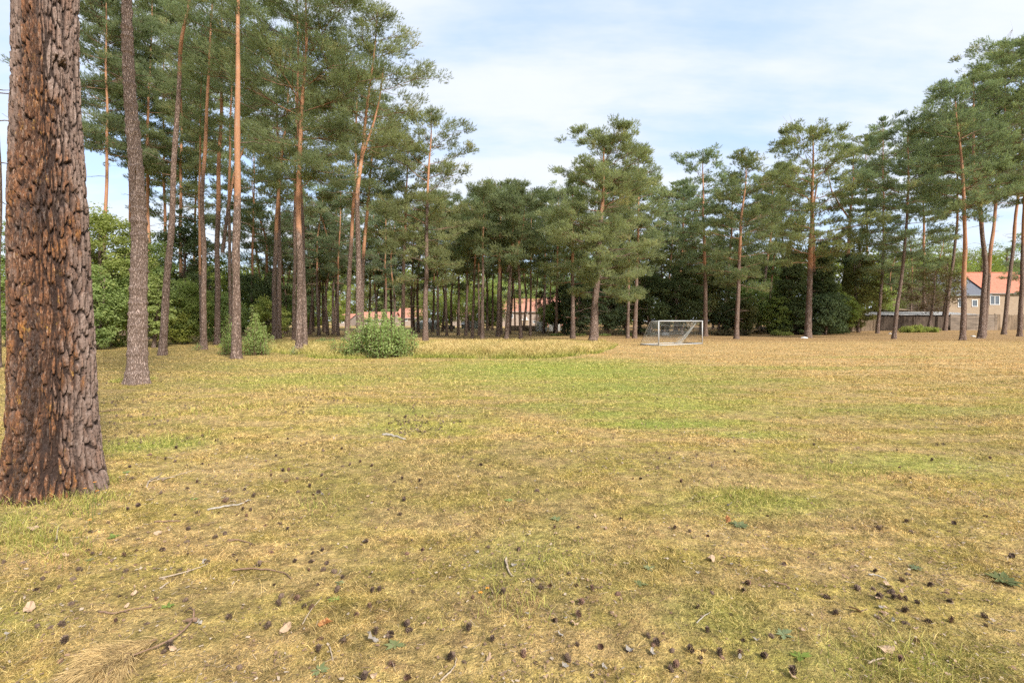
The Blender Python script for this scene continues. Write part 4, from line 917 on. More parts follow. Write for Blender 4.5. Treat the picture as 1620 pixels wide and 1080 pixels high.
def brick_mat(name, c, mortar):
    m, nt, n = mat_new(name); pos = n('ShaderNodeTexCoord').outputs['Object']
    sp = n('ShaderNodeSeparateXYZ', {0: pos}); v = n('ShaderNodeCombineXYZ', {0: n.math('ADD', sp.outputs[0], sp.outputs[1]), 1: sp.outputs[2], 2: 0.0}).outputs[0]
    b = n('ShaderNodeTexBrick', {'Vector': v, 'Color1': (*c, 1), 'Color2': (*[x * .75 for x in c], 1), 'Mortar': (*mortar, 1), 'Scale': 1.0, 'Mortar Size': .008, 'Brick Width': .22, 'Row Height': .07})
    cc = n.mix(n.math('MULTIPLY', n.ramp(n.noise(pos, 1.5, 4), .4, .7), .3), b.outputs[0], tuple(x * .7 for x in c))
    finish(nt, principled(n, cc, .9, .15)); return m
M_BRICK = brick_mat('yellow_brick', (.37, .27, .175), (.34, .30, .25)); M_BRICK2 = brick_mat('greyish_brick', (.36, .27, .215), (.4, .37, .33)); M_BRICK3 = brick_mat('red_brick', (.36, .13, .085), (.4, .34, .3))

def board_fence(label, px0, px1, Y0, Y1, base, top, mat, name='wooden_fence', bw=.16, horiz=False, cat='fence', jag=.05, post=2.4, postmat=None):
    r = np.random.default_rng(int(px0)); a = at(px0, base, Y0); b = at(px1, base, Y1); a[2] = gz(a[0], a[1]) - .03; b[2] = gz(b[0], b[1]) - .03
    d = b - a; Lx = np.linalg.norm(d[:2]); u = d / Lx; ang = math.atan2(d[1], d[0]); H = (base - top) * (Y0 + Y1) / 2 / F
    root = empty(name, a); tag(root, label, cat); g = Geo()
    if not horiz:
        for k in range(int(Lx / bw)):
            h = H * (1 + r.normal() * jag * .5); c = u * (k + .5) * bw
            g.box([c[0], c[1] + r.normal() * .012, c[2] + h / 2], [bw * .86, .025, h], ang + r.normal() * .004)
    else:
        nb = int(H / .22)
        for k in range(nb):
            for q in range(int(Lx / 1.9) + 1):
                c = u * min(Lx - .5, (q + .5) * 1.9); g.box([c[0], c[1] + r.normal() * .008, c[2] + (k + .5) * H / nb], [1.88, .03, H / nb * .93], ang)
    g.build('board_panel', mat, root)
    k = 0
    while k * post < Lx + .1:
        g = Geo(); c = u * min(k * post, Lx); g.box([c[0] + .09 * math.sin(ang), c[1] - .07 * math.cos(ang), c[2] + H * .52], [.10, .09, H * 1.05], ang); g.build('post', postmat or mat, root); k += 1
    return root
board_fence('weathered vertical board fence starting beside the ivy-clad pine', 1341, 1392, 64, 66, 521, 499, M_BOARD, jag=.12)
board_fence('dark lean-to board fence under the corrugated roof edge', 1393, 1500, 66.3, 67, 521, 499, M_BOARDD, jag=.05)
board_fence('horizontal grey plank fence before the slate-roofed house', 1503, 1572, 67.2, 67.5, 521, 496, M_PLANK, 'plank_fence', horiz=True)
board_fence('brownish board gate beside the grey plank fence', 1573, 1583, 67.6, 67.7, 521, 496, M_BOARD, 'board_gate', cat='gate', post=1.3, jag=.01)
board_fence('last board fence running past the end of the pine row', 1592, 1760, 68, 70, 521, 497, M_BOARD)
board_fence('low grey board fence beside the small greenhouse', 655, 695, 70, 70, 524, 512, M_GREYP, bw=.2, jag=.02)
board_fence('grey-green panel fence beyond the close pair of pines', 738, 775, 72, 72, 524, 511, M_GREYP, bw=.9, jag=.01)
board_fence('low dark plank fence before the old houses', 806, 846, 66, 66, 526.5, 518, M_BOARDD, 'plank_fence', horiz=True)
board_fence('pale concrete panel fence beside the dark evergreens', 847, 897, 65, 64.5, 527.5, 511.5, M_CONC, 'panel_fence', bw=1.72, jag=.0, post=1.72, postmat=M_GREYP)

def gable_roof(g, x0, x1, y0, y1, ze, zr, over=.35, th=.10, course=.32):
    """tiled roof with ridge along x: each course of tiles is a real step"""
    yc = (y0 + y1) / 2
    for sgn in (-1, 1):
        ye = yc + sgn * ((y1 - y0) / 2 + over); n_ = max(4, int(math.hypot((y1 - y0) / 2 + over, zr - ze) / course)); ze_ = ze - over * (zr - ze) / ((y1 - y0) / 2)
        for k in range(n_):
            t0, t1 = k / n_, (k + 1.25) / n_; t1 = min(t1, 1)
            a = np.array([ye + (yc - ye) * t0, ze_ + (zr - ze_) * t0 + th]); b = np.array([ye + (yc - ye) * t1, ze_ + (zr - ze_) * t1 + th * .35])
            v = [[x0 - over, a[0], a[1]], [x1 + over, a[0], a[1]], [x1 + over, b[0], b[1]], [x0 - over, b[0], b[1]], [x0 - over, a[0], a[1] - .05], [x1 + over, a[0], a[1] - .05]]
            g.add(v, [[0, 1, 2, 3], [4, 5, 1, 0]])
    g.box([(x0 + x1) / 2, yc, zr + th * .6], [x1 - x0 + 2 * over, .28, .12])
def house(label, px0, px1, Y0, depth, eave, ridge, wall, roof, windows=(), door=None, chim=(), name='house', base=None, rz=0, gable=None, dorm=()):
    a = at(px0, 500, Y0); b = at(px1, 500, Y0); xc = (a[0] + b[0]) / 2; W = b[0] - a[0]; zg = gz(xc, Y0) - .05
    ze = HC + (HZ - eave) * Y0 / F - zg; zr = HC + (HZ - ridge) * (Y0 + depth / 2) / F - zg
    root = empty(name, (xc, Y0, zg), rz); tag(root, label, 'house')
    g = Geo(); h = W / 2; D = depth
    g.add([[-h, 0, 0], [h, 0, 0], [h, D, 0], [-h, D, 0], [-h, 0, ze], [h, 0, ze], [h, D, ze], [-h, D, ze], [-h, D / 2, zr], [h, D / 2, zr]], [[0, 1, 5, 4], [2, 3, 7, 6], [1, 2, 6, 5], [3, 0, 4, 7]], [[5, 6, 9], [7, 4, 8]])
    g.build('wall', wall, root)
    g = Geo(); gable_roof(g, -h, h, 0, D, ze, zr); rf = g.build('roof', roof, root)
    g = Geo(); g.box([0, -.42, ze - .02 - .35 * (zr - ze) / (D / 2)], [W + .7, .12, .12]); g.build('gutter', M_GREYP, root)
    for wx0, wx1, wy0, wy1, panes in windows:
        x0 = (wx0 - CX) * Y0 / F - xc; x1 = (wx1 - CX) * Y0 / F - xc; z1 = HC + (HZ - wy0) * Y0 / F - zg; z0 = HC + (HZ - wy1) * Y0 / F - zg; cx, cz, ww, hh = (x0 + x1) / 2, (z0 + z1) / 2, x1 - x0, z1 - z0
        g = Geo(); t = .09
        g.box([cx, -.04, z1 - t / 2], [ww, .1, t]); g.box([cx, -.04, z0 + t / 2], [ww, .1, t])
        for q in range(panes + 1):
            xx = x0 + t / 2 + (ww - t) * q / panes; g.box([xx, -.038, cz], [t, .1, hh - 2 * t - .004])
        f = g.build('window', M_FRAME, root)
        g = Geo(); g.box([cx, -.012, cz], [ww - t, .02, hh - t]); g.build('pane', M_GLASS, f)
    if door:
        x0 = (door[0] - CX) * Y0 / F - xc; x1 = (door[1] - CX) * Y0 / F - xc; g = Geo(); g.box([(x0 + x1) / 2, -.03, 1.05], [x1 - x0, .08, 2.1]); dd = g.build('door', M_FRAME, root)
        g = Geo(); g.box([(x0 + x1) / 2, -.085, 1.3], [(x1 - x0) * .6, .02, 1.2]); g.build('pane', M_GLASS, dd)
    for cx_ in chim:
        x = (cx_ - CX) * (Y0 + D / 2) / F - xc; g = Geo(); g.box([x, D / 2, zr + .35], [.7, .6, 1.5]); g.box([x, D / 2, zr + 1.14], [.82, .72, .1]); g.build('chimney', M_BRICK3, rf)
    return root
house('yellow brick house with bright orange tiled roof behind the fence', 1564, 1720, 92, 11, 462, 431.5, M_BRICK, M_TILE, [(1562.5 + 3, 1581, 467.5, 482, 2), (1640, 1655, 468, 482, 2)])
house('brick house with blue-grey slate roof joined to the orange-roofed house', 1500, 1563.3, 92, 11, 465, 434, M_BRICK, M_SLAT, [(1537, 1546, 474, 485, 1), (1515, 1528, 472, 486, 2)])
house('old greyish brick house with faded salmon roof and white windows', 790, 858, 108, 10, 492, 473, M_BRICK2, M_TILE2, [(807, 812, 496, 503, 1), (831, 835, 492, 497, 1), (848, 852, 495, 502, 1), (843, 847, 507, 511, 1)], door=(828, 834), chim=(802,))
house('long low house with salmon roof above the concrete panel fence', 860, 925, 106, 10, 489, 472, M_BRICK3, M_TILE2, [(868, 874, 497, 503, 2)], chim=(880,))
house('distant house with salmon roof beyond the slim pines', 715, 742, 112, 9, 497, 485, M_BRICK2, M_TILE2, [(722, 726, 499, 504, 1)])
house('far orange-roofed house half hidden by the round bush', 566, 620, 112, 9, 505, 494, M_BRICK2, M_TILE2, [(580, 585, 506, 511, 2)])
house('small red-roofed house at the end of the avenue of stems', 534, 552, 114, 9, 505, 497, M_BRICK2, M_TILE2, [(540, 544, 507, 511, 1)])
house('far salmon-roofed house above the round bush', 628, 668, 118, 9, 502, 488, M_BRICK2, M_TILE2, [(640, 645, 503, 508, 2), (652, 657, 503, 508, 2)])

def shed(label, px0, px1, Y0, depth, base, eave, high, wall, roofm, name='shed', corr=True):
    a = at(px0, 500, Y0); b = at(px1, 500, Y0); xc = (a[0] + b[0]) / 2; W = b[0] - a[0]; zg = gz(xc, Y0) - .03; ze = HC + (HZ - eave) * Y0 / F - zg; zh = HC + (HZ - high) * (Y0 + depth) / F - zg
    root = empty(name, (xc, Y0, zg)); tag(root, label, 'shed'); h = W / 2
    g = Geo(); g.add([[-h, 0, 0], [h, 0, 0], [h, depth, 0], [-h, depth, 0], [-h, 0, ze], [h, 0, ze], [h, depth, zh], [-h, depth, zh]], [[0, 1, 5, 4], [1, 2, 6, 5], [2, 3, 7, 6], [3, 0, 4, 7]]); g.build('wall', wall, root)
    k = max(8, int(W / .09)); xs = np.linspace(-h - .15, h + .15, k); zz = .035 * np.sin(np.arange(k) * np.pi / 1.0) if corr else np.zeros(k); zz = .03 * ((np.arange(k) % 2) * 2 - 1) if corr else zz
    wav = .10 * (fbm(xs * .8, xs * 0, 4) - .5)
    V = np.vstack([np.stack([xs, np.full(k, -.25), ze + .06 + zz + wav], 1), np.stack([xs, np.full(k, depth + .1), zh + .06 + zz], 1), np.stack([xs, np.full(k, -.25), ze + .02 + zz + wav], 1)])
    i = np.arange(k - 1); Q = np.vstack([np.stack([i, i + 1, k + i + 1, k + i], 1), np.stack([2 * k + i, 2 * k + i + 1, i + 1, i], 1)]); mk('roof', V, Q, roofm, root)
    return root
shed('long low shed with wavy corrugated roof behind the dark board fence', 1366, 1545, 69, 5, 520, 498.5, 494, M_BOARDD, M_SHEET)
shed('small boarded hut with brown walls above the corrugated roof', 1398, 1438, 78, 3, 520, 491, 487, M_PLANK, M_BOARD, corr=False)
shed('small grey garden shed with pale roof by the low grey fence', 662, 690, 76, 3, 523, 513, 507, M_GREYP, M_SHEET)
shed('open garden shed with dark doorway beside the dark bins', 730, 748, 75, 3, 523, 514, 509, M_GREYP, M_SHEET)
def flat_block(label, name, cat, px0, px1, Y0, zlo, top, depth, mat, lid=None):
    a = at(px0, 500, Y0); b = at(px1, 500, Y0); W = b[0] - a[0]; xc = (a[0] + b[0]) / 2; zg = gz(xc, Y0) - .02; H = HC + (HZ - top) * Y0 / F - zg
    root = empty(name, (xc, Y0, zg)); tag(root, label, cat); g = Geo(); g.add([[-W * .44, 0, 0], [W * .44, 0, 0], [W * .44, depth * .9, 0], [-W * .44, depth * .9, 0], [-W / 2, 0, H * .9], [W / 2, 0, H * .9], [W / 2, depth, H * .9], [-W / 2, depth, H * .9]], [[0, 1, 5, 4], [1, 2, 6, 5], [2, 3, 7, 6], [3, 0, 4, 7], [4, 5, 6, 7]]); g.build('body', mat, root)
    g = Geo(); g.box([0, depth / 2 - .02, H * .95], [W * 1.04, depth * 1.08, H * .1]); g.build('lid', lid or mat, root); return root
flat_block('black bin standing before the open garden shed', 'waste_bin', 'bin', 700, 707.5, 71, 0, 515, .8, M_PLASTIC)
flat_block('second black bin, closer to the open garden shed', 'waste_bin', 'bin', 709, 719, 71, 0, 515, .8, M_PLASTIC, M_GREYP)
flat_block('pale rounded outbuilding with flat roof beside the old house', 'outbuilding', 'shed', 822, 836, 98, 0, 505, 3, M_BRICK, M_FRAME)

# dark grey cut trunk block behind the net, log pile, pale stones
M_LOG = simple('grey_log', (.20, .165, .135), .9, .35, 5, .1, streak=(1, 6, 6), bump=.6)
M_DLOG = simple('slate_grey_block', (.10, .105, .115), .85, .3, 6, .2)
M_STONE = simple('pale_stone', (.62, .58, .55), .85, .15, 9)
M_END = simple('cut_wood_end', (.48, .36, .22), .85, .2, 8)
def block():
    x, y, z = ground_at(1052, 530.5); root = empty('stacked_block', (x, y, z)); tag(root, 'dark slate-grey block lying on the litter seen through the goal net', 'block'); g = Geo()
    V = np.array([[-.42, -.3, 0], [.42, -.3, 0], [.42, .3, 0], [-.42, .3, 0], [-.34, -.26, .38], [.36, -.26, .36], [.36, .26, .38], [-.34, .26, .40]]); g.add(V, [[0, 1, 5, 4], [1, 2, 6, 5], [2, 3, 7, 6], [3, 0, 4, 7], [4, 5, 6, 7]]); g.build('block_body', M_DLOG, root)
    g = Geo(); g.tube([[-.2, -.05, .47], [.02, .05, .50]], .11, 9); g.build('log_stub', M_BARK, root, True)
block()
def logs():
    x0, y0, z0 = ground_at(1212, 525)
    for k, (dx, dz, L, a, lb) in enumerate([(-.3, .12, 3.0, .05, 'longest log at the bottom of the pile by the slanted grey pine'), (.9, .13, 2.2, -.08, 'bottom log poking out towards the umbrella pine'), (.2, .36, 2.4, .12, 'middle log resting on the two bottom logs'), (.1, .58, 1.8, -.06, 'short log on top of the log pile')]):
        root = empty('log', (x0 + dx, y0 + (k % 2) * .3 - .3, z0 + dz)); tag(root, lb, 'log', 'cut logs in a pile')
        g = Geo(); t = np.linspace(-L / 2, L / 2, 6); g.tube(np.stack([t * math.cos(a), t * math.sin(a), .03 * np.sin(t * 2 + k)], 1), .11 + .01 * np.cos(t), 9); g.build('log_body', M_LOG, root, True)
        g = Geo(); g.tube(np.array([[-L / 2 - .004, 0, 0], [-L / 2 - .012, 0, 0]]) @ np.array([[math.cos(a), math.sin(a), 0], [0, 1, 0], [0, 0, 1.]]) + [0, 0, .03 * math.sin(-L + k)], .105, 9); g.build('cut_end', M_END, root)
logs()
def stump(label, px, py, h, rad):
    x, y, z = ground_at(px, py); root = empty('tree_stump', (x, y, z - .02)); tag(root, label, 'stump'); g = Geo(); zz = np.array([0, .1, h * .5, h]); g.tube(np.stack([0 * zz, 0 * zz, zz], 1), rad * np.array([1.35, 1.1, 1, .95]), 12, True, 0); g.build('stump_body', M_BARK, root, True, 'ob')
    g = Geo(); g.tube([[0, 0, h + .003], [0, 0, h + .012]], rad * .93, 12); g.build('cut_top', M_END, root)
stump('short upright stump between the wide conifer and umbrella pine', 1262, 526, 1.1, .28)
def stone(label, px, py, s, seed, mat=M_STONE, name='stone', cat='stone'):
    r = np.random.default_rng(seed); x, y, z = ground_at(px, py)
    me = bpy.data.meshes.new(name); import bmesh; bm = bmesh.new(); bmesh.ops.create_icosphere(bm, subdivisions=2, radius=1)
    for v in bm.verts: v.co = Vector((v.co.x * s, v.co.y * s * .7, max(-.1, v.co.z * .45) * s)) * (1 + .12 * math.sin(v.co.x * 5 + seed) + .08 * math.sin(v.co.y * 9 + v.co.z * 4))
    bm.to_mesh(me); bm.free(); me.materials.append(mat); o = bpy.data.objects.new(name, me); col.objects.link(o); o.location = (x, y, z + .01); o.rotation_euler = (0, 0, r.uniform(0, 6)); tag(o, label, cat)
stone('pale flat stone at the foot of the umbrella pine', 1272, 535, .34, 1)
stone('pale stone beside the slanting pine with bulging foot', 1408, 528, .22, 2)
stone('white flat stone between the orange plate-barked pine and the stout dark pine', 1540, 532.5, .30, 3)
def stake():
    x, y, z = ground_at(683, 532.5); root = empty('wooden_stake', (x, y, z)); tag(root, 'short wooden stake with a thin rail in the golden grass', 'stake'); g = Geo(); g.box([0, 0, .18], [.07, .07, .42]); g.build('stake_post', M_BOARD, root); g = Geo(); g.tube([[-.1, .05, .2], [1.7, .1, .12]], .02, 5); g.build('rail', M_LOG, root)
stake()

# ------------------------------------------------------------------ small things lying on the lawn
M_CONE = simple('pine_cone_scales', (.135, .092, .066), .85, .5, 60, .15, bump=0)
M_CONE2 = simple('reddish_pine_cone_scales', (.18, .105, .072), .85, .5, 60, .15, bump=0)
def cone_mesh(mat, seed, op=1.0):
    r = np.random.default_rng(seed); L = .042; V = []; T = []; n_ = 0
    g = Geo(); g.tube([[0, 0, 0], [0, 0, L * .9]], [.006, .003], 6)
    for k in range(46):
        t = (k + .5) / 46; a = k * 2.39996 + r.normal() * .08; z = L * t * .92; rad = .0185 * (math.sin(math.pi * min(1, (t * .82 + .16))) ** .7) * r.uniform(.85, 1.1); wd = .0062 * (1 - .45 * t)
        out = np.array([math.cos(a), math.sin(a), 0]); sd = np.array([-out[1], out[0], 0]); up = np.array([0, 0, 1.]); rise = (.30 + .9 * t) * rad * op
        b = up * z + out * .003; e = b + out * rad + up * rise; m_ = b + out * rad * .6 + up * rise * .45
        g.add([b - sd * .0015, b + sd * .0015, m_ + sd * wd, e + sd * wd * .55, e - sd * wd * .55, m_ - sd * wd, e + up * .0026 + out * .001], [[0, 1, 2, 5], [5, 2, 3, 4]], [[4, 3, 6]])
    o = g.build('pine_cone', mat); return o
cone_px = [(139,843),(142,871),(149,878),(165,857),(176,889),(218,870),(253,871),(199,880),(211,895),(194,906),(296,838),(300,857),(336,852),(355,845),(401,861),(297,878),(332,889),(288,900),(4,892),(40,891),(88,868),(69,918),(91,932),(54,933),(119,918),(130,904),(187,943),(118,955),(248,950),(289,953),(245,963),(184,984),(227,988),(61,993),(75,996),(104,990),(102,1018),(93,1049),(141,1067),(366,978),(359,1047),(381,1060),(378,814),(391,817),(275,814),(308,812),(376,888),(373,878),(407,897),(168,828),(120,862),(267,1028),(254,1035),(83,840),
(575,859),(600,856),(653,857),(647,877),(667,872),(588,907),(612,807),(635,816),(455,839),(422,831),(438,830),(401,862),(433,874),(493,878),(510,872),(464,890),(488,890),(518,892),(490,904),(507,904),(532,907),(544,916),(435,924),(504,925),(407,896),(443,947),(467,949),(444,959),(478,961),(489,966),(521,944),(530,939),(589,938),(601,937),(594,954),(585,963),(562,975),(420,997),(649,935),(653,997),(641,990),(621,1005),(594,1005),(512,1009),(536,1018),(545,1016),(504,1032),(625,1053),(649,1071),(575,1075),(709,1044),(731,1047),(779,1014),(795,939),(779,939),(748,948),(776,867),(741,999),(741,832),
(914,834),(982,821),(1067,838),(1093,843),(1121,848),(878,836),(1212,816),(905,909),(912,925),(871,926),(860,932),(937,934),(975,942),(834,894),(851,887),(819,870),(841,922),(875,981),(918,955),(918,976),(916,1022),(953,1024),(845,1047),(829,1041),(902,1049),(935,1067),(1128,941),(1173,935),(1102,963),(1155,971),(1061,970),(1119,1001),(1029,1011),(1041,1021),(1034,1024),(1062,1033),(1097,1033),(1109,1030),(1110,1038),(1139,1037),(1145,1043),(1170,1040),(1178,1012),(1204,1038),(1067,1053),(1065,1064),(1047,1003),(1179,923),(1001,1028),
(1239,892),(1360,935),(1382,905),(1434,909),(1431,920),(1386,934),(1387,945),(1404,938),(1412,947),(1427,949),(1435,950),(1427,967),(1455,955),(1498,950),(1502,939),(1468,926),(1601,881),(1504,841),(1511,829),(1431,827),(1446,844),(1555,816),(1447,1012),(1424,1046),(1393,979),(1426,985),(1474,984),(1504,985),(1563,991),(1563,979),(1256,1070),(1225,1010),(1314,947),(1318,972),(1394,839)]
def cones():
    r = np.random.default_rng(17)
    pool = list(cone_px)
    while len(pool) < 300:
        q = r.random()
        if q < .6: x, y = r.uniform(200, 640), r.uniform(690, 812)
        elif q < .8: x, y = r.normal(650, 30), r.normal(672, 7)
        else: x, y = r.uniform(640, 1600), r.uniform(700, 800)
        if x < 185 and y < 830: continue
        pool.append((x, y))
    pool.sort(key=lambda p: -p[1])
    pr = [cone_mesh(M_CONE, 1), cone_mesh(M_CONE2, 2, .7), cone_mesh(M_CONE, 3, 1.25)]
    for i, (px, py) in enumerate(pool):
        x, y, z = ground_at(px, py)
        o = pr[i] if i < 3 else pr[int(r.integers(0, 3)) if r.random() > .25 else 0].copy()
        if i >= 3: col.objects.link(o)
        o.rotation_euler = (R(r.uniform(35, 125)), 0, r.uniform(0, 6.28)) if r.random() < .75 else (R(r.normal() * 20), 0, r.uniform(0, 6.28))
        s = r.uniform(.55, .88) * (1.0 if py > 820 else 1.1)
        if r.random() < .12: s *= .6
        o.scale = (s, s, s); o.location = (x, y, z + r.uniform(.002, .012) * s)
        tag(o, 'dark open pine cone lying in the short dry grass', 'pine cone', 'pine cones scattered on the lawn')
    # hundreds of smaller far ones
    n_ = 420; P = []
    while len(P) < n_:
        if r.random() < .8: px, py = r.uniform(150, 700), 575 + 130 * r.random() ** .8
        else: px, py = r.uniform(620, 1500), r.uniform(590, 760)
        x, y, z = ground_at(px, py)
        if vnoise(np.array(x * .8), np.array(y * .8), 7) > .45 and y > 5.2: P.append((x, y, z))
    base = np.zeros(0)
    me = pr[0].data; bv = np.empty(len(me.vertices) * 3); me.vertices.foreach_get('co', bv); bv = bv.reshape(-1, 3)
    # a coarser cone: body plus 14 scales
    g = Geo()
    for x, y, z in P:
        a = r.uniform(0, 6.28); tl = r.uniform(.6, 1.6); M = np.array(Matrix.Rotation(a, 3, 'Z') @ Matrix.Rotation(tl, 3, 'X')); s = r.uniform(.75, 1.15)
        V = [[0, 0, 0], [0, 0, .04]]; T = []
        for k in range(12):
            t = (k + .5) / 12; aa = k * 2.4; rd = .019 * math.sin(math.pi * (t * .8 + .15)); o_ = np.array([math.cos(aa), math.sin(aa), 0]); sd = np.array([-o_[1], o_[0], 0]); b = len(V); c = np.array([0, 0, .04 * t])
            V += [c, c + o_ * rd + sd * .007 + [0, 0, .006], c + o_ * rd - sd * .007 + [0, 0, .006]]; T.append([b, b + 1, b + 2])
        g.add(np.array(V) @ M.T * s + [x, y, z + .016], None, T)
    o = g.build('small_far_pine_cones', M_CONE); tag(o, 'sprinkling of small dark pine cones farther out on the lawn', 'pine cones', kind='stuff')
cones()

M_DEAD = simple('bleached_twig', (.36, .28, .20), .9, .25, 20); M_BRTW = simple('brown_twig', (.20, .125, .08), .9, .3, 20); M_GRTW = simple('grey_lichen_twig', (.34, .30, .25), .9, .3, 25)
def stick(label, pxs, rad, mat, h=.012, side=None, name='fallen_twig'):
    P = np.array([ground_at(*p) for p in pxs]); P[:, 2] += h + np.sin(np.arange(len(P)) * 2.1) * .004; r = np.random.default_rng(int(pxs[0][0]))
    c = P[0].copy(); Q = P - c; t = np.linspace(0, len(Q) - 1, len(Q) * 4); Pi = np.stack([np.interp(t, np.arange(len(Q)), Q[:, k]) for k in range(3)], 1) + r.normal(size=(len(t), 3)) * rad * .25
    g = Geo(); g.tube(Pi, np.linspace(rad, rad * .5, len(t)), 7)
    if side:
        for i, v in side: i = min(i * 4, len(Pi) - 1); g.tube([Pi[i], Pi[i] + np.array(v) * .5, Pi[i] + np.array(v) + [0, 0, .004]], [rad * .6, rad * .45, rad * .25], 5)
    o = g.build(name, mat, None, True); o.location = c; tag(o, label, 'twig', 'fallen twigs on the lawn'); return o
stick('thick short grey stick in the middle of the lawn with a cone at its end', [(605, 688), (622, 690), (641, 695)], .022, M_GRTW)
stick('pale grey crooked stick beyond the cones near the huge trunk', [(328, 808), (360, 802), (378, 799), (395, 792)], .009, M_GRTW, side=[(1, (.06, .03, 0))])
stick('short straight brown stick just past the huge trunk', [(244, 827), (265, 827), (286, 825)], .008, M_BRTW)
stick('curved bleached forked twig beside the huge trunk', [(232, 772), (236, 762), (250, 755), (256, 748)], .007, M_DEAD, side=[(1, (.1, .12, 0)), (2, (.2, .02, 0))])
stick('long thin bleached twig pointing away from the forked twig', [(258, 760), (278, 754), (308, 744)], .005, M_DEAD)
stick('short dark curved twig among the near cones', [(360, 856), (378, 856), (396, 860)], .006, M_BRTW, side=[(1, (-.05, -.05, 0))])
stick('reddish-brown twig with a fine bent tip', [(368, 904), (400, 902), (430, 903), (450, 908), (462, 918)], .006, M_BRTW)
stick('pale straight twig beside a cone in front of the huge trunk', [(252, 917), (282, 911), (306, 902), (329, 894)], .005, M_DEAD)
stick('tiny pale chip of twig in front of the pale straight twig', [(253, 933), (267, 924)], .006, M_DEAD)
stick('bleached twig curved like a hook in the middle of the grass', [(800, 884), (802, 898), (806, 908), (812, 914)], .008, M_DEAD)
stick('long straw-coloured stalk lying slantwise', [(478, 990), (492, 968), (510, 946)], .0032, M_DEAD)
stick('long dark bent twig above the fallen needle branch', [(156, 970), (180, 974), (205, 966), (240, 962)], .0055, M_BRTW, side=[(2, (.05, -.02, 0))])
stick('thin pale bent twig near the bottom of the lawn', [(697, 1080), (712, 1068), (720, 1055), (722, 1043)], .004, M_DEAD)
stick('small white twig chip under the cones', [(521, 1025), (524, 1036), (527, 1046)], .004, M_DEAD)
stick('little dark twig on the yellow moss', [(1230, 925), (1240, 927), (1249, 932)], .006, M_BRTW)
stick('grey twig pointing at the cluster of cones', [(1374, 911), (1388, 913), (1402, 919)], .006, M_GRTW)
stick('thin green-grey stalk beside single cone', [(1102, 988), (1115, 977), (1124, 970)], .003, M_GRTW)
stick('fine pale stalk in the greener bottom grass', [(1374, 1052), (1388, 1047), (1400, 1043)], .004, M_DEAD)
stick('dark stick on the grass beyond the huge trunk', [(158, 652), (175, 650), (193, 648)], .012, M_BRTW)
stick('upright pale stem chip in front of the huge trunk foot', [(89, 858), (91, 845), (93, 832)], .005, M_DEAD, h=.02)

def litter():
    r = np.random.default_rng(31); P = []
    m = 24000; Y = np.exp(r.uniform(np.log(1.6), np.log(15), m)); X = r.uniform(-1, 1, m) * (Y * 1.12 + .5)
    w = .12 + .9 * sstep(.45, .68, fbm(X * .9, Y * .9, 90)) + .7 * sstep(0, -1.2, X / Y) * sstep(9, 3, Y) ; k = r.random(m) < w; X, Y = X[k], Y[k]; m = len(X)
    a = r.uniform(0, 2 * np.pi, m); nd = r.random(m) < .6; L = np.where(nd, r.uniform(.03, .06, m), r.uniform(.008, .022, m)); W = np.where(nd, .0012, r.uniform(.003, .008, m)) * np.clip(Y / 3, .8, 2.5)
    d = np.stack([np.cos(a), np.sin(a), r.normal(size=m) * .15], 1); sd = np.stack([-np.sin(a), np.cos(a), r.normal(size=m) * .3], 1)
    c = np.stack([X, Y, gh(X, Y) + r.uniform(.006, .016, m)], 1)
    V = np.stack([c - d * L[:, None] / 2 - sd * W[:, None], c - d * L[:, None] / 2 + sd * W[:, None], c + d * L[:, None] / 2 + sd * W[:, None] * .8, c + d * L[:, None] / 2 - sd * W[:, None] * .8], 1).reshape(-1, 3)
    mi = np.where(r.random(m) < .72, 0, 1)
    o = mk('needle_litter', V, np.arange(m * 4).reshape(-1, 4), [M_BRTW, M_DEAD], midx=mi); tag(o, 'fine litter of fallen needles and bark flakes in the grass', 'litter', kind='stuff')
litter()
# leaves
M_LB = simple('beige_dead_leaf', (.38, .26, .165), .8, .15, 30); M_LO = simple('orange_dead_leaf', (.40, .17, .06), .8, .25, 30); M_LW = simple('silvery_dead_leaf', (.27, .235, .195), .8, .15, 30)
def leaf(label, px, py, s, mat, seed, group=None):
    r = np.random.default_rng(seed); x, y, z = ground_at(px, py); k = 14; a = np.linspace(0, 2 * np.pi, k, endpoint=False)
    rr = s * (.5 + .12 * np.cos(a) + .05 * r.normal(size=k)); V = np.stack([rr * np.cos(a) * 1.25, rr * np.sin(a) * .8, .25 * s * (np.cos(a) ** 2) + .08 * s * r.normal(size=k)], 1)
    V2 = np.vstack([V, [[0, 0, .02 * s]], V - [0, 0, .0012], [[0, 0, .02 * s - .0012]]]); i = np.arange(k); j = (i + 1) % k
    T = np.vstack([np.stack([i, j, np.full(k, k)], 1), np.stack([j + k + 1, i + k + 1, np.full(k, 2 * k + 1)], 1)]); Q = np.stack([i, i + k + 1, j + k + 1, j], 1)
    o = mk('dead_leaf', V2, [T, Q], mat); o.location = (x, y, z + .016); o.rotation_euler = (r.normal() * .35, r.normal() * .35, r.uniform(0, 6.28)); tag(o, label, 'leaf', group or 'dead leaves on the lawn')
leaf('largest round beige leaf alone on the open lawn', 1124, 887, .058, M_LB, 1); leaf('curled orange leaf lying past the round beige leaf', 1152, 826, .055, M_LO, 2); leaf('rust-brown curled leaf among the near cones', 515, 991, .075, M_LO, 3)
leaf('crumpled white leaf near the bottom cones', 590, 1015, .06, M_LW, 4); leaf('beige leaf above the cluster of cones', 1404, 928, .055, M_LB, 5); leaf('long pale leaf below the cluster of cones', 1361, 970, .065, M_LB, 6); leaf('pale torn leaf in the greener bottom grass', 1404, 1031, .065, M_LB, 7)
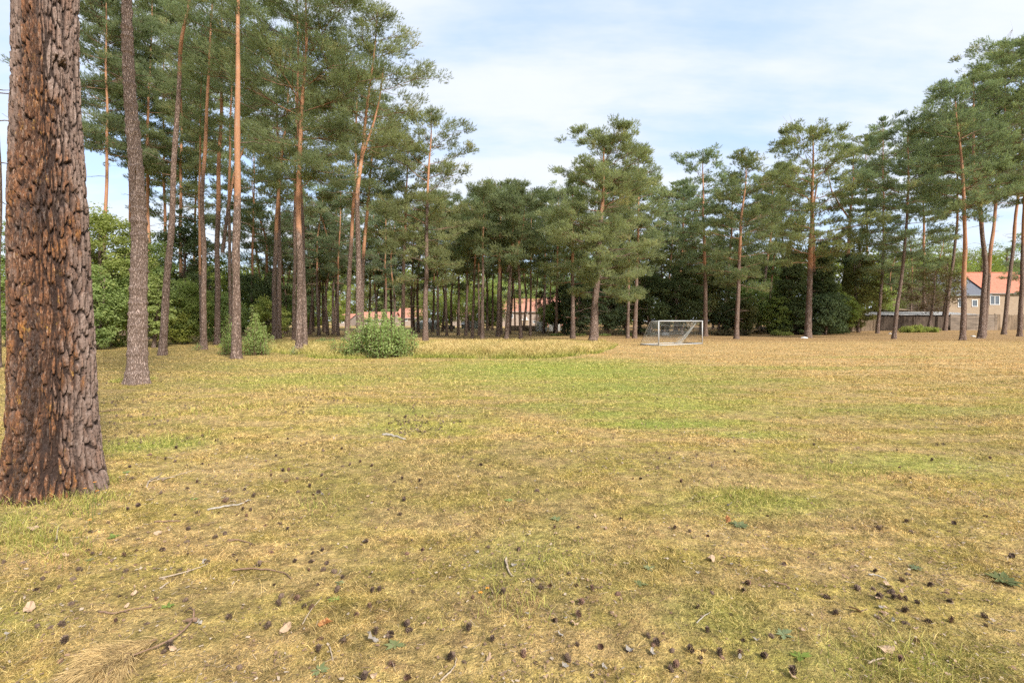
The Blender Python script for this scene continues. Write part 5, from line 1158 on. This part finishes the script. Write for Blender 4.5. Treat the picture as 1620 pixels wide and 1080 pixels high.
leaf('small orange-beige leaf beside two cones', 455, 996, .05, M_LB, 8); leaf('silvery bark-like leaf near the corner of the lawn', 46, 968, .06, M_LB, 9); leaf('dull pink leaf below the huge trunk', 50, 838, .06, M_LB, 10); leaf('tan leaf beside the short brown stick', 252, 846, .05, M_LB, 11)
leaf('white leaf scrap on the far greener lawn', 1154, 801, .05, M_LW, 12)
rl = np.random.default_rng(9)
for i in range(60):
    q = rl.random(); px, py = (rl.uniform(0, 1600), rl.uniform(880, 1075)) if q < .6 else (rl.uniform(150, 1500), rl.uniform(760, 900)) if q < .85 else (rl.uniform(1300, 1610), rl.uniform(870, 1000))
    mt, lb = [(M_LB, 'small pale beige leaf scrap lying among the lawn cones'), (M_LW, 'small silvery leaf scrap lying among the lawn cones')][int(rl.random() < .45)]
    leaf(lb, px, py, rl.uniform(.015, .034), mt, 100 + i, 'little leaf scraps on the lawn')

# rosette weeds and flowers
M_WEED = make_leaf('weed_leaves', (.11, .18, .04), (.26, .38, .09), .35); M_WEEDB = make_leaf('bluish_weed_leaves', (.12, .15, .06), (.21, .25, .11), .2); M_PETAL = simple('orange_petals', (.75, .30, .03), .7, .1, 30)
def weed(label, px, py, s, mat, seed, k=9, up=.35):
    r = np.random.default_rng(seed); x, y, z = ground_at(px, py); V = []; n_ = 0; Q = []
    for i in range(k):
        a = i * 2.4 + r.normal() * .2; L = s * r.uniform(.6, 1.1); d = np.array([math.cos(a), math.sin(a), up * r.uniform(.4, 1.3)]); sd = np.array([-d[1], d[0], 0]); b = np.array([0, 0, .006]) 
        pts = [b, b + d * L * .5 + sd * L * .2, b + d * L * [1, 1, .7], b + d * L * .5 - sd * L * .2]; V += pts; Q.append([n_, n_ + 1, n_ + 2, n_ + 3]); n_ += 4
    o = mk('rosette_weed', np.array(V), np.array(Q), mat, None, {'v': np.repeat(r.random(k), 4)}); o.location = (x, y, z); tag(o, label, 'weed', 'small weeds in the lawn')
for i, (px, py, s, mt, lb) in enumerate([(178, 850, .055, M_WEED, 'broad-leaved green seedling before the huge trunk'), (200, 748, .05, M_WEED, 'bright leaf shoot beside the huge trunk'), (265, 960, .04, M_WEED, 'tiny lime shoot above the fallen needle branch'), (142, 887, .04, M_WEEDB, 'bluish leaf below the broad-leaved seedling'),
        (528, 950, .04, M_WEED, 'lime-green shoot among the near cones'), (538, 923, .035, M_WEEDB, 'pale weed between two twigs'), (625, 1022, .06, M_WEEDB, 'spiky grey-green rosette near the bottom'), (505, 1062, .05, M_WEEDB, 'flat bluish rosette at the bottom edge'),
        (1013, 925, .05, M_WEEDB, 'grey-green rosette in the open lawn'), (1027, 900, .045, M_WEEDB, 'small grey rosette just past another rosette'), (880, 822, .06, M_WEEDB, 'bluish weed on the far mossy patch'), (1170, 832, .08, M_WEEDB, 'wide silvery weed patch by the orange leaf'), (1265, 1040, .06, M_WEED, 'green rosette near the bottom cones'),
        (1240, 1005, .06, M_WEEDB, 'silvery rosette by the white leaf scraps'), (1590, 920, .10, M_WEEDB, 'bluish clover patch at the lawn side'), (1450, 900, .05, M_WEEDB, 'little dark rosette past the cone cluster'), (805, 792, .05, M_WEED, 'green weed on the middle lawn'), (308, 790, .04, M_WEED, 'small green weed by the bleached twigs')]):
    weed(lb, px, py, s, mt, i, 9 if s < .07 else 26, .25)
def flowers(label, px, py, dx, dz, seed):
    x, y, z = ground_at(px, py); root = empty('wildflower', (x, y, z)); tag(root, label, 'flower', 'orange wildflowers'); g = Geo(); g.tube([[0, 0, 0], [dx * .4, 0, dz * .6], [dx, 0, dz]], .0018, 4, False); g.build('stem', M_WEED, root)
    g = Geo()
    for i in range(6): a = i * 1.05; g.add([[dx, 0, dz], [dx + .011 * math.cos(a - .3), .011 * math.sin(a - .3), dz + .003], [dx + .014 * math.cos(a), .014 * math.sin(a), dz + .001], [dx + .011 * math.cos(a + .3), .011 * math.sin(a + .3), dz + .003]], [[0, 1, 2, 3]])
    g.build('petals', M_PETAL, root)
flowers('orange flower on a thin stem against the huge trunk foot', 140, 818, -.03, .24, 1); flowers('tallest orange flower against the huge trunk foot', 146, 820, .02, .30, 2); flowers('orange flower lowest of three at the huge trunk foot', 150, 816, .02, .21, 3); flowers('single orange flower in the near grass', 142, 832, 0, .05, 4)
flowers('tiny orange flower near the hooked bleached twig', 760, 942, 0, .02, 5); flowers('tiny orange flower past its twin by the hooked twig', 771, 935, 0, .02, 6)

# fallen pine branch with dry needles
def fallen_branch():
    r = np.random.default_rng(13); A = np.array(ground_at(306, 988)); Bp = np.array(ground_at(196, 1062)); root = empty('fallen_pine_branch', A); tag(root, 'fallen pine branch with long straw-coloured dead needles', 'branch')
    B = Bp - A; B[2] = 0; side = unit(np.array([-B[1], B[0], 0])); M_DN = simple('dead_pine_needles', (.42, .295, .13), .85, .45, 9)
    s = np.linspace(0, 1, 9)[:, None]; main = B * s + np.array([0, 0, .035]) + side * .05 * np.sin(s * 4); g = Geo(); g.tube(main, np.linspace(.006, .003, 9), 6)
    tips = []
    g.tube([[0, 0, .03], [-.02, .035, .06], [-.07, .07, .05], [-.09, .06, .03]], [.006, .005, .004, .003], 5); g.tube([[.02, 0, .03], [-.03, -.015, .035]], [.012, .010], 6)
    for i in range(13):
        t = r.uniform(.12, 1); p = main[0] + (main[-1] - main[0]) * t; L = r.uniform(.09, .22); sg = r.choice([-1, 1]); d = unit(unit(B) * .8 + side * sg * r.uniform(.3, .9) + np.array([0, 0, r.uniform(0, .25)])); q = p + d * L; g.tube([p, p + d * L * .5 + [0, 0, .01], q], [.004, .003, .002], 5); tips.append((p, q, d))
    g.build('stem', M_BRTW, root, True); Vs = []; W = .0011
    for p, q, d in tips:
        m = 560; t = r.random(m)[:, None]; b = p + (q - p) * t + r.normal(size=(m, 3)) * .004; nd = unit(d * .9 + r.normal(size=(m, 3)) * .28 + [0, 0, -.12]); L = r.uniform(.06, .12, m)[:, None]; sd = unit(np.cross(nd, r.normal(size=(m, 3)))) * W
        e = b + nd * L; e[:, 2] = np.maximum(e[:, 2] - .02, .004); mdp = b + nd * L * .5; Vs.append(np.stack([b - sd, b + sd, mdp + sd, mdp - sd, e], 1).reshape(-1, 3))
    V = np.vstack(Vs); b = np.arange(len(V) // 5) * 5; mk('needles', V, [np.stack([b, b + 1, b + 2, b + 3], 1), np.stack([b + 3, b + 2, b + 4], 1)], M_DN, root)
fallen_branch()
